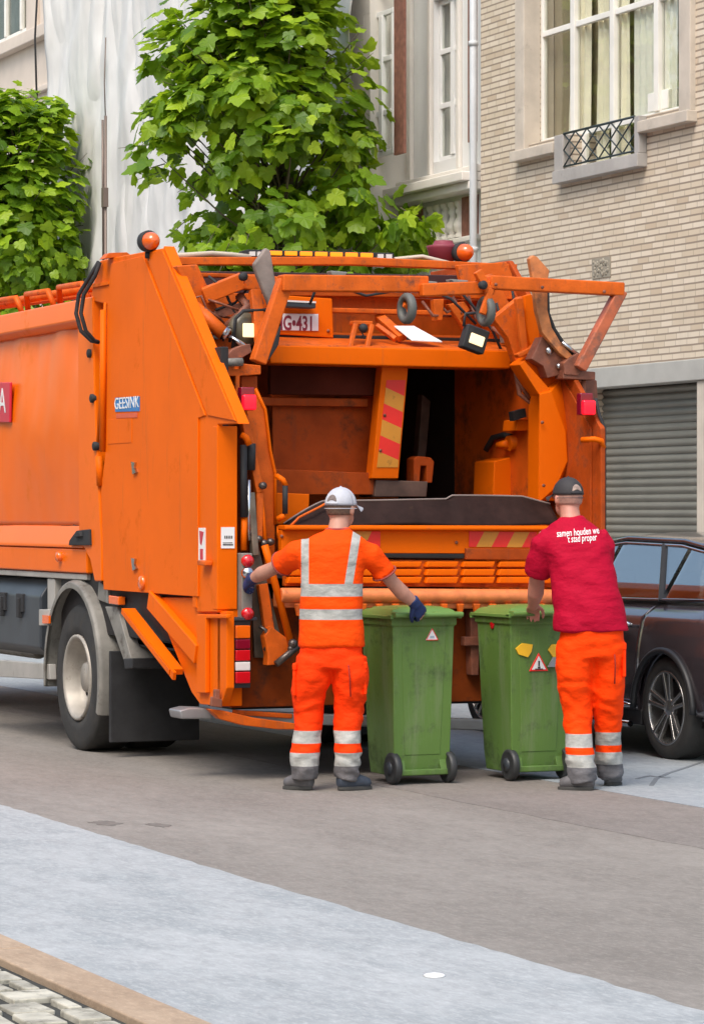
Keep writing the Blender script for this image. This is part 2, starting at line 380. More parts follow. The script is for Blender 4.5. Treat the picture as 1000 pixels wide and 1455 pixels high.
STONE = mat('grey_beige_stone', (.50, .44, .37), .8, var=.12, vs=4, bump=.15, bs_=30, dirt=((.30, .26, .22), .6, 3))
FRM = mat('cream_window_frame', (.74, .72, .67), .45, var=.08)
m, n, bb = nmat('window_glass'); bb.inputs['Base Color'].default_value = (.6, .64, .6, 1); bb.inputs['Roughness'].default_value = .03
tr = n.nodes.new('ShaderNodeBsdfTransparent'); mx = n.nodes.new('ShaderNodeMixShader'); gl = n.nodes.new('ShaderNodeBsdfGlossy'); gl.inputs['Roughness'].default_value = .03
lw = n.nodes.new('ShaderNodeLayerWeight'); lw.inputs[0].default_value = .25
tr.inputs[0].default_value = (.96, .97, .94, 1)
n.links.new(mth(n, 'ADD', mth(n, 'MULTIPLY', lw.outputs['Fresnel'], .12), .05), mx.inputs[0]); n.links.new(tr.outputs[0], mx.inputs[1]); n.links.new(gl.outputs[0], mx.inputs[2])
n.links.new(mx.outputs[0], n.nodes['Material Output'].inputs[0])
# slightly rippled old glass
bp = n.nodes.new('ShaderNodeBump'); bp.inputs['Strength'].default_value = .25; bp.inputs['Distance'].default_value = .02; n.links.new(ntex(n, 2.2, 2), bp.inputs['Height']); n.links.new(bp.outputs[0], gl.inputs['Normal'])
GLS = m
CURT = mat('cream_curtain', (.84, .78, .64), .8, var=.1, vs=3); CURW = mat('white_net_curtain', (.75, .74, .70), .8, var=.06)
ROOM = mat('dim_room', (.30, .25, .17), .9, var=.3, vs=1)
def yy(px, X=XB): return YX(px, X)
# --- unseen houses added across the street, out to the left
# --- brick building
BRK = brick_mat(); ye = yy(683)
bB = empty('brick_building', (XB + 3, 24, 0), 'tan brick building with roller shutter and balconette window', 'building')
wy0, wy1 = YX(964, XB - .06), YX(768, XB + .14); gy0, gy1 = 20.5, yy(832)
dy0, dy1 = yy(903), yy(814)
W2 = (yy(967) - 4.9, yy(967) - 1.9)
wl = facade('wall', bB, BRK, XB, 17, ye, 0, 11.5, [(wy0, wy1, 5.42, 8.2), (dy0, dy1, 5.02, 5.42), (gy0, gy1, -.1, 2.92), (W2[0], W2[1], 5.42, 8.2)])
b = MB(); b.bx(XB + .3, XB + 5, 17, ye, 0, 11.4); b.build('room_block', ROOM, bB)
b = MB(); b.bx(XB - .15, XB + 5, 16.9, ye + .1, 11.5, 11.75); b.build('roof', STONE, bB)
def window_set(par, X, y0, y1, z0, z1, ypans, transom, fm=FRM, rec=.14, fw=.055, curtains=True, low=None):
    f = MB(); x0, x1 = X + rec, X + rec + .05
    f.bx(x0, x1, y0, y1, z0, z0 + fw); f.bx(x0, x1, y0, y1, z1 - fw, z1)
    f.bx(x0, x1, y0, y0 + fw, z0 + fw, z1 - fw); f.bx(x0, x1, y1 - fw, y1, z0 + fw, z1 - fw)
    for yp in ypans: f.bx(x0 - .02, x1 - .003, yp - .045, yp + .045, z0 + fw, z1 - fw)
    ed = [y0] + list(ypans) + [y1]
    for zt in transom:
        for a, c in zip(ed, ed[1:]): f.bx(x0 - .006, x1 - .006, a + .046, c - .046, zt - .03, zt + .03)
    fr = f.build('window', fm, par, bevel=.006)
    g = MB(); g.bx(x0 + .022, x0 + .028, y0 + fw, y1 - fw, z0 + fw, z1 - fw); g.build('pane', GLS, fr)
    return fr
fr = window_set(bB, XB, wy0, wy1, 5.42, 8.2, [YX(v, XB + .14) for v in (934, 871, 815)], [6.56])
c = MB(); c.bx(XB + .192, XB + .285, wy1 - .012, wy1 - .002, 5.43, 8.19); c.build('window_reveal', STONE, bB); c = MB()
def curtain(mb, X, y0, y1, z0, z1, amp=.03, wl_=.13, ph=0, gather=0):
    def fn(u, v):
        z = z0 + (z1 - z0) * v; k = 1 - gather * math.sin(PI * min(1, v * 1.1)) ** 2 * .6
        y = y0 + (y1 - y0) * u * k; return V(X + amp * math.sin(2 * PI * (y0 + (y1 - y0) * u) / wl_ + ph + math.sin(v * 3) * .6), y, z)
    mb.grid(60, 16, fn)
curtain(c, XB + .215, yy(868), yy(842), 5.1, 8.1, .02, gather=.15); curtain(c, XB + .215, yy(836), yy(818), 5.1, 8.1, .02, ph=1, gather=.35)
curtain(c, XB + .22, yy(812), yy(782), 5.45, 8.1, .02, .16, gather=.35); c.build('curtain', CURT, fr)
c = MB(); curtain(c, XB + .215, yy(932), yy(876), 5.45, 8.1, .02, .12); curtain(c, XB + .215, yy(964), yy(938), 5.45, 8.1, .02, .14, gather=.2); c.build('curtain', CURW, fr)
b = MB(); b.box((XB + .22, yy(913), 5.58), (.12, .42, .2)); b.build('box', FRM, fr, bevel=.02)
# plants standing inside the glass
b = MB(); random.seed(5)
for i in range(40):
    p = V(XB + .24 + random.uniform(-.02, .03), yy(845) + random.uniform(-.3, .25), 5.2 + random.random() * .55); a = random.uniform(0, 6)
    b.prism([p, p + V(.01, .05 * math.cos(a), .07), p + V(0, .10 * math.cos(a), .12 * math.sin(a) + .04)], (.004, 0, 0))
b.build('plant', mat('pot_plant_green', (.07, .13, .03), .6), fr)
lf = MB(); X0 = XB + .10
for ya in (dy0 + .03, (dy0 + dy1) / 2, dy1 - .03): lf.bx(X0, X0 + .05, ya - .03, ya + .03, 5.06, 5.42)
lf.bx(X0 + .003, X0 + .047, dy0, dy1, 5.02, 5.09); lo = lf.build('window', FRM, bB)
g = MB(); g.bx(X0 + .02, X0 + .026, dy0, dy1, 5.09, 5.42); g.build('pane', GLS, lo)
# stone surround
s = MB(); oy0, oy1 = yy(980, XB - .06), yy(731, XB - .06); by1_ = yy(784, XB - .11) + .004
sv_ = XB - .06
s.bx(sv_, XB + .135, wy1 - .006, oy1, 5.36, 8.4); s.bx(sv_, XB + .135, oy0, wy0 + .006, 5.36, 8.4); s.bx(sv_, XB + .12, oy0, oy1, 8.4, 8.7)
s.bx(sv_ - .05, XB + .13, by1_ + .0, oy1 + .03, 5.25, 5.36); s.bx(sv_ - .05, XB + .13, oy0 - .03, dy0 - .22, 5.25, 5.36)
s.build('window_surround', STONE, bB, bevel=.01)
s = MB(); by0, by1 = yy(905, XB - .11), yy(784, XB - .11); bx0 = XB - .11
s.bx(bx0, XB + .1, by0, by1, 4.93, 5.06); s.bx(bx0 + .02, XB, by1 - .20, by1 - .003, 5.06, 5.42); s.bx(bx0 + .02, XB, by0 + .003, by0 + .10, 5.06, 5.42)
bl = s.build('balconette', mat('balconette_stone', (.36, .34, .32), .8, var=.15, dirt=((.2, .19, .18), .6, 5)), bB, bevel=.008)
r = MB(); xr = bx0 + .03; ya, yb = by0 + .10, by1 - .2
r.tube([(xr, ya, 5.42), (xr, yb, 5.42)], .012, 6); r.tube([(xr, ya, 5.09), (xr, yb, 5.09)], .01, 6)
k = 3; st = (yb - ya) / k
for i in range(k + 1):
    for sg in (1, -1):
        for hlf in (0, .5):
            a = ya + (i + hlf) * st; c_ = a + sg * st
            a1, c1 = max(ya, min(yb, a)), max(ya, min(yb, c_))
            if abs(c1 - a1) < .02: continue
            za = 5.09 + .33 * (a1 - a) / (c_ - a); zc = 5.09 + .33 * (c1 - a) / (c_ - a)
            r.tube([(xr, a1, za), (xr, c1, zc)], .008, 5)
r.build('railing', mat('dark_iron', (.03, .045, .05), .5, .3), bl)
# garage shutter
SH = mat('grey_brown_shutter', (.185, .18, .155), .5, .25, var=.1, vs=2, dirt=((.12, .115, .1), .62, 2))
g = MB(); nz = 38 * 6
def shf(u, v):
    z = .02 + 2.82 * v; p = (z / .075) % 1; return V(XB + .20 - .018 * math.sin(PI * min(1, p * 1.25)) ** .7 if p < .8 else XB + .205, gy0 + (gy1 - gy0) * u, z)
g.grid(1, nz, shf, smooth=False); g.build('roller_shutter', SH, bB)
g = MB(); g.bx(XB - .05, XB + .19, gy0 - .2, gy1 + .04, 2.84, 3.04); ylf = yy(992)
g.build('lintel', mat('grey_lintel', (.37, .365, .34), .7, var=.1), bB, bevel=.01)
g = MB(); g.bx(XB - .02, XB + .19, ylf - .35, ylf, 0, 2.84); g.build('door_jamb', STONE, bB, bevel=.01)
g = MB(); pz = SX(855, 380, XB)
g.bx(XB - .012, XB + .02, pz.y - .19, pz.y + .19, pz.z - .10, pz.z + .10)
random.seed(2)
for i in range(46):
    g.ball((XB - .012, pz.y + random.uniform(-.15, .15), pz.z + random.uniform(-.07, .07)), random.uniform(.012, .026), 6, (.5, 1, 1))
g.build('relief_plaque', mat('carved_stone', (.27, .24, .19), .9, var=.2), bB)
# drainpipe between the two houses
PIPE = mat('pale_grey_pipe', (.5, .52, .54), .4, var=.08)
g = MB(); py_ = yy(683.5) + .05; g.tube([(XB - .07, py_, .15), (XB - .07, py_, 11)], .042, 12)
for z in (2.2, 4.4, 6.6): g.tube([(XB - .07, py_, z), (XB - .07, py_, z + .05)], .053, 12)
tag(g.build('drainpipe', PIPE, loc=(XB, py_, .13)), 'pale grey drainpipe between the tan brick and the white house', 'drainpipe')
XO = -11  # unseen houses added opposite, to cut sky glare and give reflections
for i_, (oa, ob_, oc, lb_) in enumerate(((-6, 10, (.46, .42, .36), 'unseen plain cream house added across the street from the truck'), (10.02, 26, (.40, .30, .24), 'unseen plain brown-pink house added across the street'), (26.02, 44, (.52, .50, .46), 'unseen plain pale grey house added across the street, far end'))):
    oh = empty('unseen_house', (XO - 3, (oa + ob_) / 2, 0), lb_, 'building', 'unseen houses added across the street'); holes = [(y, y + 1.3, z, z + 2.0) for y in [oa + 1.5 + 3 * k for k in range(int((ob_ - oa - 2) / 3))] for z in (1.0, 4.8, 8.2)]
    facade('wall', oh, mat('opposite_render', oc, .8), XO, oa, ob_, 0, 11, holes, -.25); b = MB(); b.bx(XO - 6, XO - .26, oa, ob_, 0, 10.9); b.build('room_block', mat('dark_glass_room', (.03, .035, .04), .1), oh)
# --- white house with balustrade
RND = mat('pale_grey_render', (.66, .66, .65), .7, var=.05, vs=2, dirt=((.48, .47, .45), .64, 2)); TRIM = mat('warm_white_trim', (.68, .64, .585), .65, var=.06, vs=3, dirt=((.45, .42, .37), .63, 4))
BRR = mat('brown_red_brick', (.21, .09, .062), .85, var=.25, vs=14, bump=.3, bs_=20); DWIN = mat('dark_room_grey', (.10, .11, .115), .8, var=.3)
X1 = XB + .1; X2 = XB - .35; wm = yy(577, X1); ye2 = 35.0
bW = empty('townhouse', (XB + 3, 32, 0), 'white rendered townhouse with brick strips and stone balustrade, behind the tree', 'building')
a0, a1 = yy(653, X1), yy(616, X1); z5 = 5.50
b_ = (yy(549, X2), yy(517, X2))
facade('wall', bW, RND, X1, ye + .01, wm + .3, 0, 11.5, [(a0, a1, z5, 7.3), (a0, a1, 8.2, 10.3), (yy(657, X1), yy(603, X1), 4.62, 5.02)], .25)
facade('projecting_wall', bW, TRIM, X2, wm, ye2, 0, 11.5, [(b_[0], b_[1], 5.62, 7.25), (b_[0], b_[1], 7.5, 9.5)], .25)
b = MB(); b.bx(X1 + .26, X1 + 5, ye + .02, ye2, 0, 11.4); b.bx(X2 + .3, X1 + .2, wm + .3, ye2, 0, 11.4); b.build('room_block', DWIN, bW)
b = MB(); b.bx(X2 + .002, X1 + .1, wm - .004, wm + .2, 0, 11.5); b.build('return_wall', TRIM, bW)
window_set(bW, X1, a0, a1, z5, 7.3, [(a0 + a1) / 2 - .05], [5.5 + .62, 5.5 + 1.22], WHT, .06, .06)
window_set(bW, X1, a0, a1, 8.2, 10.3, [(a0 + a1) / 2 - .05], [9.0], WHT, .06, .06)
window_set(bW, X2, *b_, 5.62, 7.25, [(b_[0] + b_[1]) / 2], [6.1, 6.7], WHT, .08, .06); window_set(bW, X2, *b_, 7.5, 9.5, [], [8.5], WHT, .08, .06)
b = MB(); b.bx(X1 - .03, X1 + .001, yy(678, X1), yy(668, X1), 5.62, 11); b.bx(X2 - .03, X2 + .001, yy(577, X2), yy(563, X2), 5.56, 11)
b.bx(X1 - .02, X1 + .003, yy(680, X1), yy(658, X1), 4.60, 5.04); b.bx(X1 - .02, X1 + .003, yy(601, X1), yy(580, X1), 4.60, 5.04); b.build('brick_panel', BRR, bW)
b = MB()
for xx, w_, z0_, z1_ in ((X1 - .30, 0, 5.16, 5.26), (X1 - .22, 0, 5.07, 5.16), (X1 - .14, 0, 5.26, 5.34)): b.bx(xx, X1 + .002, ye + .05, wm - .006, z0_, z1_)
for xx, z0_, z1_ in ((X2 - .22, 5.17, 5.27), (X2 - .14, 5.06, 5.17), (X2 - .1, 5.27, 5.40)): b.bx(xx, X2 + .002, wm - .14, ye2, z0_, z1_)
b.bx(X1 - .04, X1 + .002, ye + .1, wm - .01, 4.05, 4.12); b.bx(X1 - .1, X1 + .002, ye + .1, wm - .01, 4.54, 4.60)
for pa, pb in ((612, 616), (653, 657), (583, 588)): b.bx(X1 - .05, X1 + .002, yy(pb, X1), yy(pa, X1), 5.36, 11)
b.build('cornice', TRIM, bW, bevel=.012)
b = MB()
for i in range(5):
    yb_ = yy(605, X1) + (yy(655, X1) - yy(605, X1)) * (i + .5) / 5
    b.lathe((X1 + .04, yb_, 4.62), (0, 0, 1), [(0, .075), (.03, .075), (.05, .05), (.09, .085), (.14, .095), (.2, .055), (.25, .045), (.29, .07), (.33, .05), (.36, .075), (.40, .075)], 14)
b.build('baluster', TRIM, bW)
b = MB(); b.bx(X1 - .07, X1 + .003, ye + .12, wm - .4, 3.0, 3.85); b.build('shop_fascia', mat('pale_blue_panel', (.58, .63, .66), .6, var=.05), bW)
# --- far left stone house and scaffold sheet
CST = mat('cream_stone', (.58, .50, .43), .8, var=.08, vs=2); XF = XB
bL = empty('stone_house', (XB + 3, 50, 0), 'cream stone house with moulded window at the far left', 'building')
l0, l1 = yy(42, XF), yy(-40, XF); ym = yy(60, XF) - 1
facade('wall', bL, CST, XF, ym, 75, 0, 14, [(l0, l1, 9.05, 12)], .3)
b = MB(); b.bx(XF + .31, XF + 5, ym, 75, 0, 13.9); b.build('room_block', DWIN, bL)
window_set(bL, XF, l0, l1, 9.05, 12, [yy(22, XF), yy(0, XF)], [], FRM, .1, .12)
b = MB(); b.bx(XF - .15, XF + .01, ym, 75, 8.8, 9.0); b.bx(XF - .08, XF + .01, ym, 75, 8.0, 8.1); b.bx(XF - .06, XF + .01, l0 - .5, l0, 9.0, 12.2)
b.bx(XF - .09, XF + .01, l0 - 1.6, l0 - 1.1, 9.0, 13); b.build('cornice', CST, bL, bevel=.02)
b = MB(); y_ = yy(24, XF); b.bx(XF + .2, XF + .24, y_ - .25, y_ + .25, 9.1, 12); b.build('curtain', mat('brown_curtain', (.09, .06, .04), .9), bL)
m, n, bb = nmat('white_scaffold_sheet'); k = ntex(n, 1.2, 5); c = mixc(n, ramp(n, k, .3, .7), (.57, .555, .54), (.67, .655, .64)); n.links.new(c, bb.inputs['Base Color']); bb.inputs['Roughness'].default_value = .6
SHT = m
bumpn(n, bb, mth(n, 'ADD', mth(n, 'ABSOLUTE', mth(n, 'SUBTRACT', ntex(n, .75, 1.5, rough=.4, sv=(1, 1.5, .3)), .5)), mth(n, 'MULTIPLY', ntex(n, 2.2, 2, sv=(1, 1.2, .5)), .12)), .75, .45)
b = MB(); XS = 13.75; ys0, ys1 = yy(500, XS), yy(62, XS)
def folds(y, z):
    h = 0 
    q = V(y * .5, z * .35, 0); wv = noise.noise(q) * .9
    # diagonal tension folds that gather at the tie beside the pole
    y_t, z_t = yy(163, XS), 9.2
    a = math.atan2(z - z_t - 3.5, y - y_t + .001)
    r_ = math.hypot(y - y_t, z - z_t - 3.5)
    h += .10 * (1 - abs(math.sin(a * 9 + wv * 1.6)) ** .6) * min(1, r_ / 3) if y > y_t else .012 * math.sin(z * 2 + wv * 3)
    h += .07 * noise.noise(V(y * .6, z * .25, 3)) + .04 * (1 - abs(noise.noise(V(y * 1.3 + z * .9, z * .5 - y * .4, 5))) * 5) * .5 + .02 * noise.noise(V(y * 2.5 + z * .8, z * .9, 7)) + .008 * noise.noise(V(y * 6, z * 3, 1))
    return h
b.grid(150, 130, lambda u, v: V(XS + folds(ys0 + (ys1 - ys0) * u, 2.2 + 11 * v), ys0 + (ys1 - ys0) * u, 2.2 + 11 * v), thick=(.01, 0, 0))
sh = empty('scaffold_sheeting', (XS, (ys0 + ys1) / 2, 0), 'white wrinkled protective sheeting hung over a scaffolded facade', 'sheeting')
b.build('sheet', SHT, sh)
b = MB(); yp = yy(163, XS - .12)
b.tube([(XS - .25, yp, 0), (XS - .25, yp, 6.95)], .02, 8); b.tube([(XS - .26, yp + .06, 5.0), (XS - .27, yp + .06, 6.9)], .016, 6); b.tube([(XS - .25, yp, 6.9), (XS - .26, yp + .02, 7.4), (XS - .25, yp - .01, 8.0)], .008, 6)
for z in (5.85,): b.box((XS - .26, yp, z), (.07, .09, .26))
b.build('pole', mat('dull_scaffold_tube', (.16, .12, .10), .5, .4), sh)
b = MB(); b.tube([(XS - .16, yy(163, XS), 10.1), (XS - .16, yy(159, XS), 10.15)], .03, 6); ye3 = yy(60, XS - .05)
b.tube([(XS - .1, ye3, 6.5), (XS - .14, ye3 + .06, 8.5), (XS - .1, ye3, 9.6), (XS - .12, ye3 - .04, 13.5)], .015, 6); b.build('tie_rope', BLK, sh)
for py_ in (ys0 + .5, (ys0 + ys1) / 2, ys1 - .4):
    b = MB(); b.tube([(XS + .35, py_, 0), (XS + .35, py_, 13)], .03, 8); b.build('scaffold_tube', mat('tube', (.3, .3, .3), .4, .8), sh)
# plain walls behind the sheet
b = MB(); b.bx(XB + .25, XB + 5, ye2 + .02, ym - .02, 0, 13); tag(b.build('covered_house', CST, loc=(XB + 3, 38, 0)), 'house wall hidden behind the white scaffold sheeting', 'building')

# ------------------------------------------------------------------ trees
def leaf_mat(name, c0, c1, c2):
    m, n, b = nmat(name); g = n.nodes.new('ShaderNodeNewGeometry'); cr = n.nodes.new('ShaderNodeValToRGB')
    e = cr.color_ramp.elements; e[0].color = (*c0, 1); e[1].color = (*c2, 1); x = e.new(.5); x.color = (*c1, 1); n.links.new(g.outputs['Random Per Island'], cr.inputs[0])
    n.links.new(cr.outputs[0], b.inputs['Base Color']); b.inputs['Roughness'].default_value = .45
    t = n.nodes.new('ShaderNodeBsdfTranslucent'); n.links.new(mixc(n, .4, cr.outputs[0], (.34, .48, .02)), t.inputs[0])
    mx = n.nodes.new('ShaderNodeMixShader'); mx.inputs[0].default_value = .5; n.links.new(b.outputs[0], mx.inputs[1]); n.links.new(t.outputs[0], mx.inputs[2]); n.links.new(mx.outputs[0], n.nodes['Material Output'].inputs[0]); return m
LEAF = leaf_mat('plane_tree_leaf', (.07, .16, .008), (.21, .36, .014), (.42, .58, .025))
BARK = mat('plane_bark', (.10, .085, .05), .85, var=.35, vs=8, bump=.3)
LOUT = [(0, -.06), (.14, -.16), (.30, -.14), (.46, -.04), (.42, .10), (.50, .22), (.52, .40), (.36, .40), (.29, .46), (.22, .64), (.10, .74), (0, .84)]
LOUT = LOUT + [(-x, y) for x, y in LOUT[-2:0:-1]]
def leaf(bm, p, nrm, tip, size):
    t = (tip - nrm * tip.dot(nrm)).normalized(); s = t.cross(nrm); cup = random.uniform(-.25, .1)
    c = bm.verts.new(p + t * size * .18 + nrm * size * .02); vs = []
    for x, y in LOUT:
        d2 = x * x + (y - .2) ** 2; vs.append(bm.verts.new(p + s * x * size + t * y * size + nrm * (cup * d2 * size + random.uniform(-.03, .03) * size)))
    for i in range(len(vs)): bm.faces.new((c, vs[i], vs[(i + 1) % len(vs)]))
def tree(label, X, prof, ycrown, seed, nclump, nleaf, trunk_px, zb, lsz=.235, dscale=1):
    """prof: (photo row, left, right) outline of the crown as it stands at X"""
    random.seed(seed); D = SX(trunk_px, 730, X).dot(FW); base = SX(trunk_px, 730, X); base.z = .13
    root = empty('tree', base, label, 'tree', 'young plane trees on the far pavement')
    rows = [(H + (730 - y) / F * D, (l - 500) / F * D, (r - 500) / F * D) for y, l, r in prof]; rows.sort()
    def at(z):
        for a, c in zip(rows, rows[1:]):
            if a[0] <= z <= c[0]:
                k = (z - a[0]) / (c[0] - a[0]); return a[1] + (c[1] - a[1]) * k, a[2] + (c[2] - a[2]) * k
        return rows[-1][1:]
    z0, z1 = rows[0][0], rows[-1][0]; b = MB(); cl = []
    Dc = base.dot(FW)
    while len(cl) < nclump:
        z = random.uniform(z0 + .15, z1 - .32); l, r = at(z); cx = (l + r) / 2; hw = (r - l) / 2 - .30
        a = random.uniform(0, 2 * PI); q = random.random() ** .52
        cl.append((RT * (cx + hw * q * math.cos(a)) + FW * (Dc + min(hw, 1.5) * dscale * q * math.sin(a)) + UP * z, q))
    wood = MB(); cx0 = sum(at(z0 + .3)) / 2
    hub = RT * cx0 + FW * Dc + UP * (z0 + .3); wood.tube([base, base.lerp(hub, .5) + V(.03, 0, 0), hub], [.13, .11, .09], 10)
    top = RT * (sum(at(z1 - .6)) / 2) + FW * Dc + UP * (z1 - .5); wood.tube([hub, hub.lerp(top, .5) + RT * .1, top], [.09, .06, .02], 8)
    for p, q in cl:
        h = (p - hub).dot(UP); s = hub.lerp(top, max(0, min(.9, h / max(.1, (top - hub).length) - .25)))
        wood.tube([s, s.lerp(p, .5) + V(random.uniform(-.1, .1), random.uniform(-.1, .1), -.05), p], [.02, .011, .005], 5)
    cen = hub.lerp(top, .45)
    for p, q in cl:
        out = (p - cen).normalized(); k = random.randint(int(nleaf * .6), int(nleaf * 1.3)); R_ = random.uniform(.20, .50)
        for i in range(k):
            d = V(random.gauss(0, 1), random.gauss(0, 1), random.gauss(0, .8)).normalized() * R_ * random.random() ** .4
            lp = p + d; nr = (UP * random.uniform(.2, 1.1) + out * random.uniform(.1, .9) + d.normalized() * .6 + V(random.uniform(-1, 1), random.uniform(-1, 1), random.uniform(-.6, .6)) * .55).normalized()
            tip = (out * .7 + d.normalized() * .5 + UP * random.uniform(-.9, .3) + V(random.uniform(-1, 1), random.uniform(-1, 1), 0) * .5)
            leaf(b.bm, lp, nr, tip, lsz * random.uniform(.65, 1.15))
    for i in range(nclump // 2):          # loose sprigs that break the outline
        z = random.uniform(z0 + .1, z1); l, r = at(z); cx = (l + r) / 2; hw = (r - l) / 2 - .02; a = random.uniform(0, 2 * PI); q = random.uniform(.85, 1.08)
        p = RT * (cx + hw * q * math.cos(a)) + FW * (Dc + min(hw, 1.5) * q * math.sin(a)) + UP * z; out = (p - cen).normalized()
        wood.tube([p - out * .35, p - out * .1, p], [.008, .005, .003], 4)
        for k in range(random.randint(3, 8)):
            lp = p - out * random.uniform(0, .3) + V(random.gauss(0, .08), random.gauss(0, .08), random.gauss(0, .07))
            nr = (UP * random.uniform(.2, 1) + out * random.uniform(-.2, .9) + V(random.uniform(-1, 1), random.uniform(-1, 1), 0) * .6).normalized()
            leaf(b.bm, lp, nr, out + UP * random.uniform(-.9, .5) + V(random.uniform(-1, 1), random.uniform(-1, 1), 0) * .6, lsz * random.uniform(.55, 1.0))
    b.build('crown', LEAF, root, recalc=False); wood.build('trunk', BARK, root)
    return root
tree('plane tree with broad leafy crown rising behind the hopper of the truck', 12.75,
     [(-190, 330, 430), (-110, 280, 470), (-40, 240, 490), (10, 225, 505), (60, 205, 540), (110, 190, 548), (170, 178, 550), (230, 170, 555), (285, 198, 555), (325, 224, 632), (375, 228, 650), (430, 250, 580), (480, 330, 480)], 0, 11, 175, 30, 395, 3, .215)
tree('plane tree with crown cut by the left edge of the photo, above the truck body', 12.75,
     [(118, -30, 45), (145, -60, 95), (200, -90, 126), (240, -110, 130), (280, -120, 134), (330, -120, 146), (380, -110, 146), (430, -100, 120), (500, -60, 80)], 0, 23, 118, 32, 10, 3, .215)
# ------------------------------------------------------------------ refuse truck
XL, XR, YR = 6.59, 9.02, 17.27           # left flank, right flank, rear face
XM = (XL + XR) / 2
T = empty('garbage_truck', (XM, 19.9, 0), 'big orange rear-loading refuse truck with its hopper open', 'truck')
def P(name, mb, m, par=T, bv=.006, **k): return mb.build(name, m, par, bevel=bv, **k)
def mir(v): return V(2 * XM - v[0], v[1], v[2])
# --- container body
YB0, YB1 = 19.72, 24.6; ztop = 2.98
def bodywall(sgn):
    b = MB(); X0 = XL + .05 if sgn < 0 else XR - .05
    def fn(u, v):
        y = YB0 + (YB1 - YB0) * u; z = 1.52 + (2.90 - 1.52) * v
        # dented, slightly bulging sheet with upright creases
        bul = .05 * math.sin(PI * v)
        cr = 0
        for yc in (19.95, 20.55, 20.85, 21.45, 21.75, 22.6, 23.3): cr += .020 * max(0, 1 - abs(y - yc - .15 * (v - .8)) / .22) * max(0, (v - .45)) * 1.6
        nn = .010 * noise.noise(V(y * 2.0, z * 1.6, 1)) + .004 * noise.noise(V(y * 6, z * 4, 3))
        return V(X0 + sgn * (bul + cr * -1 + nn), y, z)
    b.grid(110, 40, fn, thick=(-sgn * .02, 0, 0)); return b
for sgn in (-1, 1): P('side_panel', bodywall(sgn), ORB, bv=0)
b = MB(); b.bx(XL + .12, XR - .12, YB0, YB1, 1.3, 2.95); P('container', b, ORD)
b = MB(); b.prism([(XL + .04, YB0, 2.93), (XL + .2, YB0, 3.08), (XR - .2, YB0, 3.08), (XR - .04, YB0, 2.93)], (0, YB1 - YB0, 0)); P('roof', b, ORB, bv=.02)
for sgn, X0 in ((-1, XL), (1, XR)):
    b = MB(); b.prism([(X0 - sgn * .10, YB0 - .05, 3.06), (X0, YB0 - .05, 3.04), (X0 + sgn * .02, YB0 - .05, 2.90), (X0 - sgn * .03, YB0 - .05, 2.86), (X0 - sgn * .10, YB0 - .05, 2.86)], (0, YB1 - YB0, 0)); P('top_rail', b, ORB, bv=.012)
    b = MB(); b.prism([(X0 - sgn * .05, YB0, 1.52), (X0 + sgn * .005, YB0, 1.40), (X0 + sgn * .005, YB0, 1.37), (X0 - sgn * .12, YB0, 1.37), (X0 - sgn * .12, YB0, 1.52)], (0, YB1 - YB0, 0)); P('ledge', b, ORB, bv=.006)
    b = MB(); b.bx(X0 - sgn * .004, X0 - sgn * .10, YB0 - .05, YB1, 1.20, 1.366); P('skirt', b, ORB, bv=.012)
# roof clutter at the left edge: grab frames
b = MB()
for i in range(4):
    ya = YB0 + .35 + i * .75; q = [V(XL + .15, ya, 3.06), V(XL + .12, ya + .04, 3.17), V(XL + .12, ya + .55, 3.18), V(XL + .15, ya + .6, 3.06)]
    b.tube(q, .022, 8)
b.tube([V(XL + .3, YB0, 3.16), V(XL + .3, YB1, 3.22)], .03, 8); b.beam(V(XL + .45, YB0 + .2, 3.15), V(XL + .45, YB1, 3.25), .12, .05)
P('roof_rail', b, ORD, bv=0)
# rear corner post of the container
b = MB(); b.side([(110, 424), (131, 421), (134, 560), (140, 700), (144, 770), (144, 826), (134, 826), (128, 796), (120, 780), (112, 770)], XL - .012, .12); P('corner_post', b, ORB, bv=.01)
b = MB(); b.side([(98, 768), (108, 754), (126, 752), (127, 775), (97, 775)], XL - .03, .05); b.side([(105, 758), (112, 755), (114, 762), (106, 764)], XL - .05, .04); P('latch', b, BLK)
b = MB(); c = SX(86, 791, XL); b.lathe(c + V(.01, 0, 0), (-1, 0, 0), [(0, .035), (.03, .035), (.04, .028), (.045, .0)], 16); P('side_marker', b, AMBL, bv=0)
# red panel with white letter
b = MB(); b.side([(-130, 545), (14, 543), (13, 600), (-130, 600)], XL - .028, .02); rp = P('sign_panel', b, REDP)
q = SX(8.5, 582, XL - .03); q0 = SX(-2, 582, XL - .03)
text('A', .26, V(XL - .0295, q0.y, q.z - .02), (0, -1, 0), (0, 0, 1), WHT, 'lettering', rp, sx=1.0)
0 and text('A', .34, V(XL - .02, q0.y + .05, q.z - .05), (0, -1, 0), (0, 0, 1), mat('faded_white_letter', (.80, .38, .2), .4), 'lettering', T, sx=.9)
